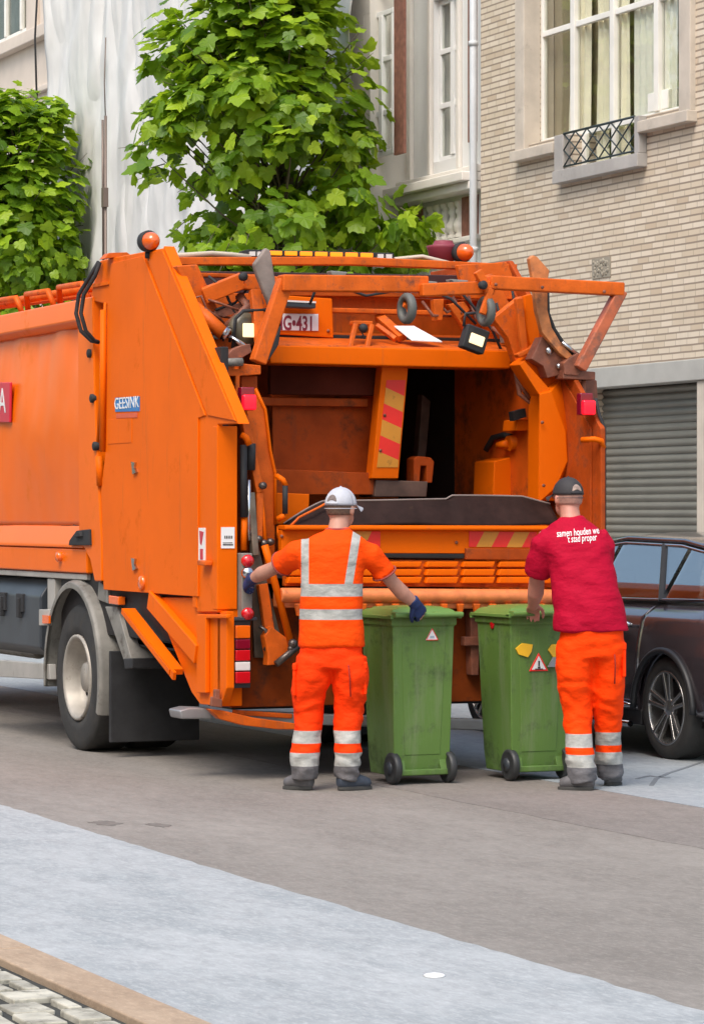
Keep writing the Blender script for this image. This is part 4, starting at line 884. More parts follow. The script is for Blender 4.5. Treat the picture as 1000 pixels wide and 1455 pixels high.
# swinging guard frame
Yg = YR - .12
b = MB(); b.beam(RY(398, 402, Yg + .1), RY(605, 404, Yg + .1), .10, .10, (0, 1, 0))
b.beam(RY(597, 412, Yg + .04), RY(700, 408, Yg + .02), .08, .075, (0, 1, 0)); b.beam(RY(694, 401, Yg), RY(884, 411, Yg), .085, .075, (0, 1, 0))
gf = P('guard_frame', b, ORD, bv=.01)
b = MB(); b.beam(RY(405, 398, Yg + .12), RY(366, 515, Yg + .14), .09, .085, (0, 1, 0)); b.build('frame_arm', ORD, gf, bevel=.01)
b = MB(); b.beam(RY(882, 412, Yg), RY(823, 524, Yg + .05), .075, .075, (0, 1, 0)); b.build('frame_arm', mat('worn_frame_arm', (.45, .11, .045), .5, var=.3, vs=8, dirt=((.20, .09, .06), .5, 9)), gf, bevel=.01)
b = MB(); b.beam(RY(678, 385, Yg - .03), RY(697, 420, Yg - .03), .05, .04, (0, 1, 0)); b.beam(RY(697, 410, Yg - .04), RY(685, 446, Yg - .05), .04, .03, (0, 1, 0)); b.beam(RY(576, 417, Yg + .1), RY(576, 436, Yg + .0), .03, .025, (0, 1, 0)); b.build('bracket', ORD, gf, bevel=.005)
for x, y in ((578, 438), (690, 442)):
    b = MB(); c = RY(x, y, Yg - .0); ax = V(1, .05, 0).normalized()
    b.lathe(c - ax * .025, ax, [(0, .055), (0, .085), (.012, .095), (.038, .095), (.05, .085), (.05, .055)], 28, close=True); b.build('rubber_roller', mat('grey_rubber_roller', (.10, .10, .09), .6), gf)
# loose card, hooks
b = MB(); p = [RY(560, 464, Yt + .1), RY(588, 464, Yt + .12), RY(628, 486, Yt - .05), RY(585, 484, Yt - .06)]; b.prism(p, (0, 0, .006)); P('white_card', b, WHT, bv=0)
b = MB(); b.rear([(503, 455), (530, 456), (530, 462), (503, 461)], Yt + .0, .08); b.beam(RY(505, 460, Yt), RY(497, 494, Yt - .05), .03, .03, (0, 1, 0)); b.beam(RY(528, 461, Yt), RY(521, 495, Yt - .05), .03, .03, (0, 1, 0)); P('hook_bracket', b, ORD)
b = MB(); b.ball(RY(516, 466, Yt), .03); b.tube([RY(512, 468, Yt), RY(516, 476, Yt), RY(508, 480, Yt)], .006, 6); P('cable_plug', b, BLK, bv=0)
b = MB(); b.beam(RY(538, 450, Yt + .3), RY(572, 480, Yt + .05), .06, .05, (0, 1, 0)); b.beam(RY(535, 462, Yt + .1), RY(562, 482, Yt), .03, .04, (0, 1, 0)); P('strut', b, ORD)
b = MB(); b.rear([(616, 425), (631, 424), (629, 455), (618, 455)], Yt + .02, .06); b.rear([(636, 432), (660, 428), (668, 440), (655, 452), (662, 470)], Yt, .05); P('bracket', b, ORD)
# right upper: plates, curved rubbing arm
b = MB(); b.rear([(650, 376), (720, 372), (728, 390), (728, 425), (660, 424)], 18.05, .05); b.rear([(684, 395), (700, 388), (735, 450), (735, 470), (716, 460)], Yt, .1); P('top_plate', b, ORD)
b = MB(); b.rear([(701, 452), (741, 420), (746, 426), (750, 500), (765, 540), (735, 520), (722, 480)], Yt - .35, .08); P('arm_plate', b, ORD)
b = MB(); b.rear([(745, 420), (755, 417), (766, 470), (768, 495), (755, 498), (747, 460)], Yt - .42, .05); P('arm_rib', b, OR)
b = MB(); b.rear([(733, 424), (743, 422), (750, 495), (742, 500)], Yt - .47, .04); b.rear([(735, 503), (752, 494), (764, 486), (768, 494), (752, 502), (738, 508)], Yt - .5, .06); P('arm_rib', b, ORD)
b = MB(); b.rear([(752, 367), (757, 362), (763, 364), (781, 384), (778, 400), (778, 440), (784, 465), (796, 485), (816, 508), (811, 514), (795, 502), (770, 472), (762, 440), (758, 400)], YR - .02, .045); P('rubbing_arm', b, mat('rubbed_orange_brown', (.50, .17, .05), .5, var=.45, vs=9, dirt=((.20, .09, .05), .5, 8)))
b = MB(); b.tube([RY(777, 410, YR + .0), RY(778, 445, YR), RY(787, 468, YR), RY(800, 488, YR), RY(815, 506, YR)], .014, 6); P('rubber_lip', b, BLK, bv=0)
b = MB(); b.rear([(770, 478), (792, 490), (800, 510), (805, 530), (778, 537), (772, 520), (755, 510), (762, 495)], YR + .03, .1); b.rear([(800, 515), (822, 500), (828, 522), (822, 534), (802, 532)], YR - .05, .08); P('arm_hub', b, RUST)
b = MB(); b.tube([RY(798, 486, YR - .03), RY(822, 504, YR - .03)], .012, 8); b.lathe(RY(793, 520, YR + .02), (0, -1, 0), [(0, .018), (.02, .018), (.022, 0)], 10); b.lathe(RY(780, 498, YR + .02), (0, -1, 0), [(0, .025), (.012, .025), (.014, 0)], 10); P('piston_rod', b, STL, bv=0)
random.seed(31)
b = MB()
for pts in ([(640, 398), (668, 430), (700, 470), (722, 520)], [(705, 430), (716, 470), (742, 500), (752, 545)], [(600, 408), (640, 424), (676, 460)], [(470, 402), (520, 420), (566, 412)], [(455, 396), (448, 412), (440, 432)], [(296, 392), (318, 410), (334, 446), (326, 486)], [(306, 440), (334, 430), (352, 410), (384, 416)], [(725, 400), (733, 440), (728, 480), (742, 520)]):
    b.tube([RY(x, y, Yt - .02 - .05 * random.random()) for x, y in pts], .009, 6)
P('hydraulic_hose', b, BLK, bv=0)
b = MB()
for x, y, Y_ in [(400, 762, YR - .052), (520, 770, YR - .052), (648, 771, YR - .052), (546, 590, YI - .002), (540, 640, YI - .002), (770, 600, YR + .018), (772, 690, YR + .02), (392, 455, Yt + .198), (466, 470, Yt + .198), (704, 404, YR - .17), (770, 408, YR - .17), (858, 414, YR - .17)]:
    b.lathe(RY(x, y, Y_), (0, -1, 0), [(0, .011), (.007, .011), (.008, 0)], 6)
P('bolt', b, RUST, bv=0)
b = MB()
for x, y, w_, h_ in ((288, 470, 26, 12), (318, 500, 14, 16), (600, 398, 22, 9), (640, 396, 26, 8), (500, 400, 30, 10), (470, 384, 24, 8), (716, 470, 16, 18), (700, 500, 18, 10)):
    b.rear([(x, y), (x + w_, y + 2), (x + w_ - 3, y + h_), (x + 2, y + h_ - 1)], Yt + .0, .08)
P('valve_block', b, GST, bv=.006)
# beacons, light bar, cap
def beacon(px, py, X_, Y_, r):
    c = RY(px, py, Y_); b = MB(); b.lathe(c + V(-.01, .07, 0), (.12, -1, 0), [(0, r * .7), (.01, r * 1.05), (.055, r * 1.12), (.062, r * .95), (.062, 0)], 22)
    b.tube([c + V(0, .05, -r), c + V(0, .05, -r * 1.7)], .02, 8); h = P('beacon', b, BLK, bv=0)
    l = MB(); l.lathe(c + V(0, .01, 0), (.12, -1, 0), [(0, r * .92), (.03, r * .88), (.06, r * .65), (.075, r * .35), (.08, 0)], 22); l.build('lens', mat('amber_beacon_lens', (.78, .12, .008), .15, coat=.8), h)
beacon(214, 342, 0, 18.35, .062); beacon(660, 358, 0, 18.35, .062)
b = MB(); Yb = 18.4; b.rear([(352, 354), (560, 359), (560, 372), (352, 368)], Yb, .16); lbr = P('light_bar', b, BLK, bv=.006)
for i in range(7):
    x0 = 384 + i * 21.5; b = MB(); b.rear([(x0, 355.8 + i * .5), (x0 + 17, 356.2 + i * .5), (x0 + 17, 362.2 + i * .5), (x0, 361.8 + i * .5)], Yb - .012, .014); b.build('led_module', LEDA, lbr, bevel=.003)
for x0 in (355, 366, 537, 549):
    b = MB(); b.rear([(x0, 356.8 + (x0 - 350) * .02), (x0 + 8, 356.8 + (x0 - 350) * .02), (x0 + 8, 363 + (x0 - 350) * .02), (x0, 363 + (x0 - 350) * .02)], Yb - .012, .014); b.build('lens', WHL, lbr)
b = MB(); b.rear([(414, 366), (419, 366), (419, 374), (414, 374)], Yb - .03, .05); b.rear([(488, 368), (497, 368), (497, 376), (488, 376)], Yb - .03, .05); b.build('bracket', BLK, lbr)
b = MB(); c = RY(630, 372, 18.5); b.lathe(c, (0, 0, 1), [(-.03, .05), (.0, .05), (.02, .09), (.09, .11), (.105, .115), (.115, .07), (.14, .06)], 20); P('lantern_like_cap', b, mat('maroon_cap', (.22, .03, .05), .6), bv=0)  # maroon lantern-like cap standing above the tailgate top
b = MB(); b.tube([RY(240, 364, 18.2), RY(300, 360, 18.3), RY(330, 362, 18.4), RY(356, 365, 18.4)], .018, 6); b.tube([RY(560, 368, 18.4), RY(600, 364, 18.4), RY(640, 374, 18.3)], .014, 6); P('cable', b, mat('pale_cable', (.5, .42, .33), .6), bv=0)
b = MB(); b.rear([(148, 367), (155, 359), (180, 358), (186, 362), (210, 360)], 19.1, .1); P('top_bracket', b, ORD)
# --- running gear
WH = V(0, 19.93, .493)
def truck_wheel(x, sg):
    c = V(x, WH.y, WH.z); ax = V(sg, 0, 0); w_ = .30
    b = MB(); b.lathe(c, ax, [(-w_, .30), (-w_, .47), (-w_ + .03, .492), (-.02, .492), (-.005, .475), (.004, .44), (.010, .36), (.004, .305), (-.02, .285), (-.05, .285)], 56)
    ty = b.build('wheel', TYRE, T)
    for k in range(5): pass
    r = MB(); r.lathe(c, ax, [(-.01, .292), (.012, .290), (.014, .275), (.0, .262), (-.08, .245), (-.13, .225), (-.15, .17), (-.14, .12), (-.06, .10), (-.05, .095), (-.045, 0)], 48)
    ri = r.build('rim', RIMM, ty)
    n_ = MB()
    for k in range(10): n_.lathe(c + V(-sg * .15, .165 * math.cos(2 * PI * k / 10), .165 * math.sin(2 * PI * k / 10)), ax, [(0, .016), (.035, .016), (.037, 0)], 6)
    n_.build('wheel_nut', GST, ri)
    n_ = MB()
    for k in range(8): n_.lathe(c + V(-sg * .125, .205 * math.cos(2 * PI * k / 8 + .2), .205 * math.sin(2 * PI * k / 8 + .2)), ax, [(0, .02), (.006, .02), (.007, 0)], 8)
    n_.build('vent_hole', VOID, ri)
    b = MB(); c2 = c - ax * .34; b.lathe(c2, ax, [(-w_, .30), (-w_, .47), (-w_ + .03, .49), (-.02, .49), (0, .45), (0, .3)], 40); b.build('wheel', TYRE, T)
truck_wheel(XL + .03, -1); truck_wheel(XR - .03, 1)
wf = [o for o in bpy.data.objects if o.parent == T and o.name.startswith('wheel')]
for o in list(wf):                       # front axle: the same wheels further along
    c = o.copy(); C.objects.link(c); c.location = (0, 5.2, 0)
    for ch in [x for x in bpy.data.objects if x.parent == o]:
        d = ch.copy(); C.objects.link(d); d.parent = c
        for g in [x for x in bpy.data.objects if x.parent == ch]:
            e = g.copy(); C.objects.link(e); e.parent = d
for sg, X0 in ((-1, XL), (1, XR)):
    b = MB(); ring = []; pr = [(0, .60), (0, .645), (.03, .66), (.60, .66), (.60, .635), (.03, .635)]
    N = 26; a0_, a1_ = math.radians(-8), math.radians(200)
    for i in range(N + 1):
        a = a0_ + (a1_ - a0_) * i / N; ring.append([b.bm.verts.new(V(X0 - sg * (d - .03), WH.y - .02 + r * math.cos(a) * (.93), WH.z + r * math.sin(a) * 1.0)) for d, r in pr])
    for A, B in zip(ring, ring[1:]):
        for k in range(6): b._face([A[k], A[(k + 1) % 6], B[(k + 1) % 6], B[k]])
    b._face(ring[0]); b._face(ring[-1][::-1]); b.build('mudguard', GST, T, bevel=.008)
b = MB(); b.prism([SX(149, 862, XL + .02), SX(166, 862, XL + .02), SX(186, 936, XL + .02), SX(176, 940, XL + .02)], (.58, 0, 0)); P('rear_mudguard', b, GST)
b = MB(); b.prism([SX(175, 936, XL + .01), SX(188, 936, XL + .01), SX(188, 950, XL + .01), SX(177, 951, XL + .01)], (.58, 0, 0)); P('mudguard_lip', b, BLK)
for X0, X1_ in ((XL + .02, XL + .64), (XR - .64, XR - .02)):
    b = MB(); b.bx(X0, X1_, 19.22, 19.26, .10, .70); P('mud_flap', b, BLK)
b = MB(); b.bx(XL + .5, XL + .62, 17.6, 25, .72, 1.0); b.bx(XR - .62, XR - .5, 17.6, 25, .72, 1.0); b.bx(XL + .2, XR - .2, 19.8, 20.05, .42, .58); b.bx(XL + .1, XR - .1, 17.7, 19.2, .74, .79); P('chassis', b, VOID)
b = MB(); b.bx(XL + .02, XR - .02, YB0, YB1, 1.155, 1.195); b.bx(XL + .03, XL + .12, 20.44, 20.60, .8, 1.15); b.bx(XL + .06, XL + .12, 20.2, 20.3, .95, 1.15); P('subframe', b, ALU)
b = MB(); b.side([(140, 826), (153, 836), (153, 858), (138, 852)], XL + .03, .1); b.side([(150, 838), (173, 840), (172, 870), (156, 862)], XL + .2, .05); P('frame_bracket', b, GST)
b = MB(); b.side([(154, 846), (168, 848), (168, 860), (154, 858)], XL - .01, .05); P('marker_lamp', b, AMBL)
b = MB(); yb0 = YX(57, XL + .02)
b.prism([(XL + .02, yb0, .66), (XL + .02, yb0, 1.02), (XL + .10, yb0, 1.14), (XL + .5, yb0, 1.14), (XL + .5, yb0, .60), (XL + .10, yb0, .60)], (0, 1.6, 0)); bt = P('battery_box', b, DGR, bv=.015)
b = MB()
for px in (30, 5): 
    q = SX(px, 860, XL + .02); b.bx(XL + .005, XL + .03, q.y - .08, q.y + .08, .90, 1.03); b.bx(XL - .01, XL + .03, q.y - .03, q.y + .03, .86, 1.0)
b.build('catch', BLK, bt, bevel=.005)
b = MB(); b.side([(-200, 935), (0, 938), (70, 944), (71, 966), (0, 962), (-200, 955)], XL - .01, .05); P('side_rail', b, ALU)
b = MB(); b.side([(55, 866), (69, 866), (69, 889), (55, 889)], XL - .03, .03); b2 = P('marker_bracket', b, ALU); b = MB(); b.side([(60, 874), (69, 875), (69, 886), (60, 886)], XL - .045, .015); b.build('marker_lens', AMBL, b2)
b = MB(); b.bx(XL + .5, XL + .62, 22.4, 24.2, .5, .95); P('fuel_tank', b, GST, bv=.05)
# bumper step
b = MB(); pts = [RY(297, 1012, YR - .06), RY(318, 1018, YR - .06), RY(350, 1026, YR - .04), RY(395, 1031, YR - .02), RY(425, 1034, YR)]
b.rear([(297, 1008), (318, 1010), (360, 1020), (425, 1029), (425, 1037), (395, 1037), (345, 1031), (312, 1022)], YR - .08, .07)
P('bumper_step', b, ORD, bv=.006)
b = MB(); b.beam(RY(330, 1012, YR + .02), RY(415, 1018, YR + .05), .03, .015, (0, 1, 0)); P('step_edge', b, ORD)
b = MB(); b.beam(RY(340, 1018, YR + .1), RY(830, 1035, YR + .1), .07, .10, (0, 1, 0)); b.rear([(255, 1010), (270, 1006), (300, 1007), (302, 1022), (258, 1022)], YR + .25, .2); P('under_run_bar', b, mat('dull_galvanised_steel', (.30, .30, .31), .4, .5, var=.2), bv=.01)
b = MB(); b.rear([(306, 980), (313, 980), (313, 1004), (305, 1004)], YR - .09, .04); b.rear([(301, 990), (316, 994), (316, 1006), (300, 1004)], YR - .12, .03); P('pin_bracket', b, RUST)
# cab (beyond the frame, built so the truck stands complete)
b = MB(); b.prism([(XL + .05, 24.75, .55), (XL + .05, 24.75, 2.75), (XL + .05, 26.6, 2.75), (XL + .05, 26.95, 1.6), (XL + .05, 26.95, .55)], (XR - XL - .1, 0, 0)); cab = P('cab', b, OR, bv=.05)
b = MB(); b.bx(XL + .035, XL + .06, 25.5, 26.5, 1.65, 2.45); b.bx(XR - .06, XR - .035, 25.5, 26.5, 1.65, 2.45); b.build('side_window', VOID, cab, bevel=.01)
# ------------------------------------------------------------------ wheelie bins
BG = mat('green_bin_plastic', (.098, .185, .038), .45, var=.1, vs=2.5, bump=.06, bs_=50, dirt=((.055, .09, .03), .52, 4), streak=((.17, .22, .11), .54), spec=.4)
LG = mat('green_lid_plastic', (.115, .22, .05), .38, var=.08, vs=3, bump=.05, bs_=60, dirt=((.16, .24, .10), .62, 6))
BW = mat('black_bin_wheel', (.03, .032, .034), .5, var=.2)
def bin_(loc, label):
    r = empty('wheelie_bin', loc, label, 'wheelie bin', 'green wheelie bins at the back of the truck')
    # local: x to the right, -y towards the workers, z up; near-left bottom corner at x=0
    L = Vector(loc)
    def bd(x0, x1, y0, y1, z): return [L + V(x0, y0, z), L + V(x1, y0, z), L + V(x1, y1, z), L + V(x0, y1, z)]
    b = MB(); lv = [bd(.025, .375, .035, .38, .045), bd(.018, .382, .02, .40, .16), bd(.0, .40, .0, .455, .93), bd(-.012, .412, -.012, .468, .935), bd(-.012, .412, -.012, .468, .985)]
    R_ = [[b.bm.verts.new(p) for p in l] for l in lv]
    for A, B in zip(R_, R_[1:]):
        for k in range(4): b._face([A[k], A[(k + 1) % 4], B[(k + 1) % 4], B[k]])
    b._face(R_[0][::-1]); b._face(R_[-1]); bo = b.build('body', BG, r, bevel=.016)
    # raised panel between the wheels, rim ribs
    b = MB(); b.prism([L + V(.085, .022, .17), L + V(.315, .022, .17), L + V(.345, .004, .90), L + V(.055, .004, .90)], (0, -.006, 0)); b.build('back_panel', BG, bo, bevel=.004)
    b = MB(); b.bx(L.x + .03, L.x + .37, L.y + .0, L.y + .05, L.z + .05, L.z + .085); b.build('foot_rib', BG, bo, bevel=.006)
    # lid
    b = MB()
    def lid(u, v):
        x = -.025 + .45 * u; y = -.035 + .53 * v; e = min(1, min(u, 1 - u) * 9, min(v, 1 - v) * 8)
        z = .99 + .045 * math.sin(e * PI / 2) + .012 * math.sin(PI * u) * math.sin(PI * v) + (.008 if (.16 < u < .84 and .14 < v < .86) else 0) - .01 * v
        return L + V(x, y, z)
    b.grid(26, 26, lid, thick=(0, 0, -.006)); b.bx(L.x - .03, L.x + .43, L.y - .04, L.y - .0, L.z + .982, L.z + 1.0)
    b.bx(L.x - .03, L.x - .012, L.y - .04, L.y + .49, L.z + .975, L.z + .995); b.bx(L.x + .412, L.x + .43, L.y - .04, L.y + .49, L.z + .975, L.z + .995); b.bx(L.x - .03, L.x + .43, L.y + .475, L.y + .5, L.z + .96, L.z + .99)
    ld = b.build('lid', LG, r, bevel=.004)
    h = MB(); h.tube([L + V(-.02, -.075, 1.0), L + V(.42, -.075, 1.0)], .016, 12)
    for x in (.0, .13, .27, .40): h.box(L + V(x, -.045, 1.0), (.03, .07, .032))
    h.build('handle', LG, r, bevel=.003)
    for x, sg in ((.022, -1), (.378, 1)):
        w_ = MB(); c = L + V(x, .045, .093); w_.lathe(c - V(.024, 0, 0), (1, 0, 0), [(0, .0), (0, .04), (.006, .07), (0, .08), (.008, .093), (.04, .093), (.048, .085), (.042, .07), (.048, .04), (.048, 0)], 30)
        wo = w_.build('wheel', BW, r); k = MB(); k.lathe(c + V(sg * .02, 0, 0), (sg, 0, 0), [(0, .04), (.012, .04), (.014, .0)], 16); k.build('hub', DGR, wo)
    a_ = MB(); a_.tube([L + V(.02, .045, .10), L + V(.38, .045, .10)], .012, 8); a_.build('axle', STL, r)
    a_ = MB()
    for x in (.06, .34): a_.prism([L + V(x - .03, .03, .16), L + V(x + .03, .03, .16), L + V(x + .025, .0, .07), L + V(x - .025, .0, .07)], (0, .06, 0))
    a_.build('wheel_mount', BG, r, bevel=.004)
    return r, bo, L
def triangle_sticker(par, L, x, z, s, inner):
    yf = L.y + .004 - .006 + (.90 - z) * .025 - .004
    m_ = MB(); c = V(L.x + x, yf, L.z + z); T_ = lambda r_, dy: [c + V(math.cos(a) * r_, dy, math.sin(a) * r_ * 1.0) for a in (PI / 2, PI * 7 / 6, -PI / 6)]
    m_.prism(T_(s, -.002), (0, .006, 0)); o = m_.build('sticker', WHT if not inner else RDS, par, bevel=.003)
    k = MB()
    if not inner:
        for (a, c_) in zip(T_(s * .92, -.003), T_(s * .92, -.003)[1:] + T_(s * .92, -.003)[:1]): k.beam(a, c_, .004, .002, (0, 1, 0))
        k.build('print', RDS, o); k = MB(); k.box(c + V(0, -.0035, -.005), (s * .55, .002, s * .28)); k.build('print', mat('pale_print', (.35, .42, .5), .5), o)
    else:
        k.prism(T_(s * .72, -.0035), (0, .002, 0)); k.build('print', WHT, o); k = MB(); k.box(c + V(0, -.005, s * .12), (s * .13, .002, s * .42)); k.box(c + V(0, -.005, -s * .2), (s * .22, .002, s * .14)); k.box(c + V(0, -.005, -s * .33), (s * .7, .002, .006)); k.build('print', INK, o)
def bump_loc(px, py):
    p = gnd(px, py); return p
L1 = V(7.455, 16.60, .005); r1, b1, _ = bin_(L1, 'green wheelie bin under the gloved hand of the worker in the orange vest')
L2 = V(8.205, 16.56, .005); r2, b2, _ = bin_(L2, 'green wheelie bin beside the worker in the red T-shirt')
def onback(px, py, L): p = RY(px, py, L.y); return p.x - L.x, p.z - L.z
x, z = onback(613, 904, L1); triangle_sticker(b1, L1, x, z, .048, False)
x, z = onback(765, 945, L2); triangle_sticker(b2, L2, x, z, .075, True)
yb = L2.y - .008
m_ = MB(); m_.rear([(733, 922), (742, 914), (757, 916), (755, 926), (750, 934), (737, 930)], yb, .012); m_.build('sticker', mat('yellow_vinyl', (.8, .45, .02), .45), b2)
m_ = MB(); m_.rear([(779, 924), (784, 916), (800, 915), (800, 932), (786, 934)], yb, .012); m_.build('sticker', mat('yellow_vinyl', (.8, .45, .02), .45), b2)
m_ = MB(); pL = V(L2.x - .008, 0, 0)
q = SX(699, 886, L2.x - .004); m_.ball(q + V(0, 0, 0), .028, 12, (.3, 1, 1.3)); m_.build('red_catch', REDL, b2)
m_ = MB(); q = RY(795, 941, yb); m_.rear([(779, 948), (786, 934), (805, 934), (797, 948)], yb - .004, .012); m_.build('sticker', mat('grey_vinyl', (.25, .26, .28), .4), b2)

# ------------------------------------------------------------------ parked car
CP = mat('dark_aubergine_car_paint', (.060, .047, .054), .25, .3, var=.08, coat=1.0)
CP.node_tree.nodes['Principled BSDF'].inputs['Coat IOR'].default_value = 2.0
CG = mat('car_tint_glass', (.25, .29, .27), .03, .0, var=.02, coat=1.0); CHR = mat('chrome_trim', (.62, .62, .63), .12, 1, var=.03); PLB = mat('black_car_plastic', (.02, .02, .022), .5)
m, n, bb = nmat('car_glass'); bb.inputs['Base Color'].default_value = (.05, .06, .055, 1); bb.inputs['Roughness'].default_value = .02
tr = n.nodes.new('ShaderNodeBsdfTransparent'); tr.inputs[0].default_value = (.92, .97, .94, 1); gl = n.nodes.new('ShaderNodeBsdfGlossy'); gl.inputs['Roughness'].default_value = .02; mx = n.nodes.new('ShaderNodeMixShader')
lw = n.nodes.new('ShaderNodeLayerWeight'); lw.inputs[0].default_value = .5
n.links.new(mth(n, 'ADD', mth(n, 'MULTIPLY', lw.outputs['Fresnel'], .6), .30), mx.inputs[0]); n.links.new(tr.outputs[0], mx.inputs[1]); n.links.new(gl.outputs[0], mx.inputs[2]); n.links.new(mx.outputs[0], n.nodes['Material Output'].inputs[0]); CGL = m
XC = 9.86; CWD = 1.82; YW = YX(943, XC); YFW = YW + 2.7
K = empty('parked_car', (XC + .9, YW + 1.35, 0), 'dark aubergine car with chrome sills parked beyond the truck', 'car')
RW = .335
def arch(yc, r, z): return [(yc - r * math.cos(a), z + r * math.sin(a)) for a in [PI * i / 14 for i in range(15)]]
b = MB(); ra_ = RW + .045; yR = YW - .88; yF = YFW + .85
out = [(yR + .05, .28), (YW - ra_, .26)] + arch(YW, ra_, RW - .02) + [(YW + ra_, .24), (YFW - ra_, .24)] + arch(YFW, ra_, RW - .02) + [(YFW + ra_, .26), (yF - .08, .30), (yF, .55), (yF - .06, .74), (yF - .6, .90), (yF - 1.15, 1.0), (YW + .5, 1.02), (YW - .4, 1.04), (yR + .12, .98), (yR, .8)]
# body side as stacked slices so that the flank curves
prof = [(0.0, 0), (.02, .0)]
vsL = [b.bm.verts.new(V(XC + .035 + .85 * (math.sqrt((z - .925) ** 2 + .0009) + z - .925) + .012, y, z)) for y, z in out]; vsR = [b.bm.verts.new(V(2 * (XC + CWD / 2) - (XC + .035 + .85 * (math.sqrt((z - .925) ** 2 + .0009) + z - .925) + .012), y, z)) for y, z in out]
fl = b._face(vsL); fr_ = b._face(vsR[::-1])
for i in range(len(out)): b._face([vsL[i], vsR[i], vsR[(i + 1) % len(out)], vsL[(i + 1) % len(out)]])
body = b.build('body', CP, K, bevel=.03)
# doors, bulging flank skins with shoulder
def skin(y0, y1, za, zb_, n1=24, n2=14, cut=None):
    m_ = MB()
    def fn(u, v):
        y = y0 + (y1 - y0) * u; z = za(y) + (zb_(y) - za(y)) * v
        x = XC + .03 - .035 * math.sin(PI * min(1, max(0, (z - .25) / .62))) + .85 * (math.sqrt((z - .925) ** 2 + .0009) + z - .925) / 1
        return V(x, y, z)
    m_.grid(n1, n2, fn, thick=(.02, 0, 0)); return m_
def low(y):
    for yc in (YW, YFW):
        if abs(y - yc) < ra_: return RW - .02 + math.sqrt(ra_ ** 2 - (y - yc) ** 2)
    return .30
bl_ = lambda y: 1.015 + .02 * max(0, (YW + .2 - y)) - .015 * max(0, y - YFW + 1)
for a, c in ((yR + .05, YW + .36), (YW + .37, YW + 1.32), (YW + 1.33, YFW - .42), (YFW - .41, yF - .35)):
    skin(a, c, low, bl_, 40).build('door' if a > YW + .3 and a < YFW - .5 else 'wing', CP, K)
# wheel-arch lips
for yc in (YW, YFW):
    b = MB(); b.tube([V(XC - .012, yc - (ra_ + .015) * math.cos(a), RW - .02 + (ra_ + .015) * math.sin(a)) for a in [PI * i / 24 for i in range(25)]], .022, 10); b.build('wheel_arch', PLB, K)
b = MB(); b.bx(XC + .03, XC + .10, YW + .36, YFW - .36, .20, .30); b.build('sill', PLB, K, bevel=.01)
b = MB(); b.tube([V(XC - .01, YW + .42, .33), V(XC - .015, YW + .55, .335), V(XC - .015, YFW - .45, .335)], [.012, .028, .028], 10); b.tube([V(XC - .03, YW + .40, .21), V(XC - .035, YFW - .4, .21)], .022, 8); b.build('sill_trim', CHR, K)
b = MB(); b.tube([V(XC + .01, YW + .45, .86), V(XC - .03, YW + .48, .88), V(XC - .03, YW + .66, .88), V(XC + .01, YW + .69, .87)], .013, 8); b.build('door_handle', CHR, K)
# greenhouse
zr = 1.41
gh = [(yR + .12, .99), (YW - .55, 1.24), (YW - .1, 1.385), (YW + .5, zr + .02), (YW + 1.4, zr + .03), (YW + 1.75, zr - .02), (YW + 2.5, 1.04)]
def gx(z): return XC + .125 + .62 * max(0, z - .98)
b = MB()
roofl = [(yR + .25, 1.10), (YW - .5, 1.265), (YW - .1, 1.385), (YW + .4, 1.435), (YW + 1.2, 1.45), (YW + 1.7, 1.405), (YW + 1.85, 1.36)]
def rf(u, v):
    k = u * (len(roofl) - 1); i = min(int(k), len(roofl) - 2); f = k - i; y = roofl[i][0] + (roofl[i + 1][0] - roofl[i][0]) * f; z = roofl[i][1] + (roofl[i + 1][1] - roofl[i][1]) * f
    xl = gx(z) - .01; xr = 2 * (XC + CWD / 2) - xl; e = math.sin(PI * v); return V(xl + (xr - xl) * v, y, z - .025 + .05 * e ** .5)
b.grid(30, 20, rf, thick=(0, 0, -.03)); b.build('roof', CP, K)
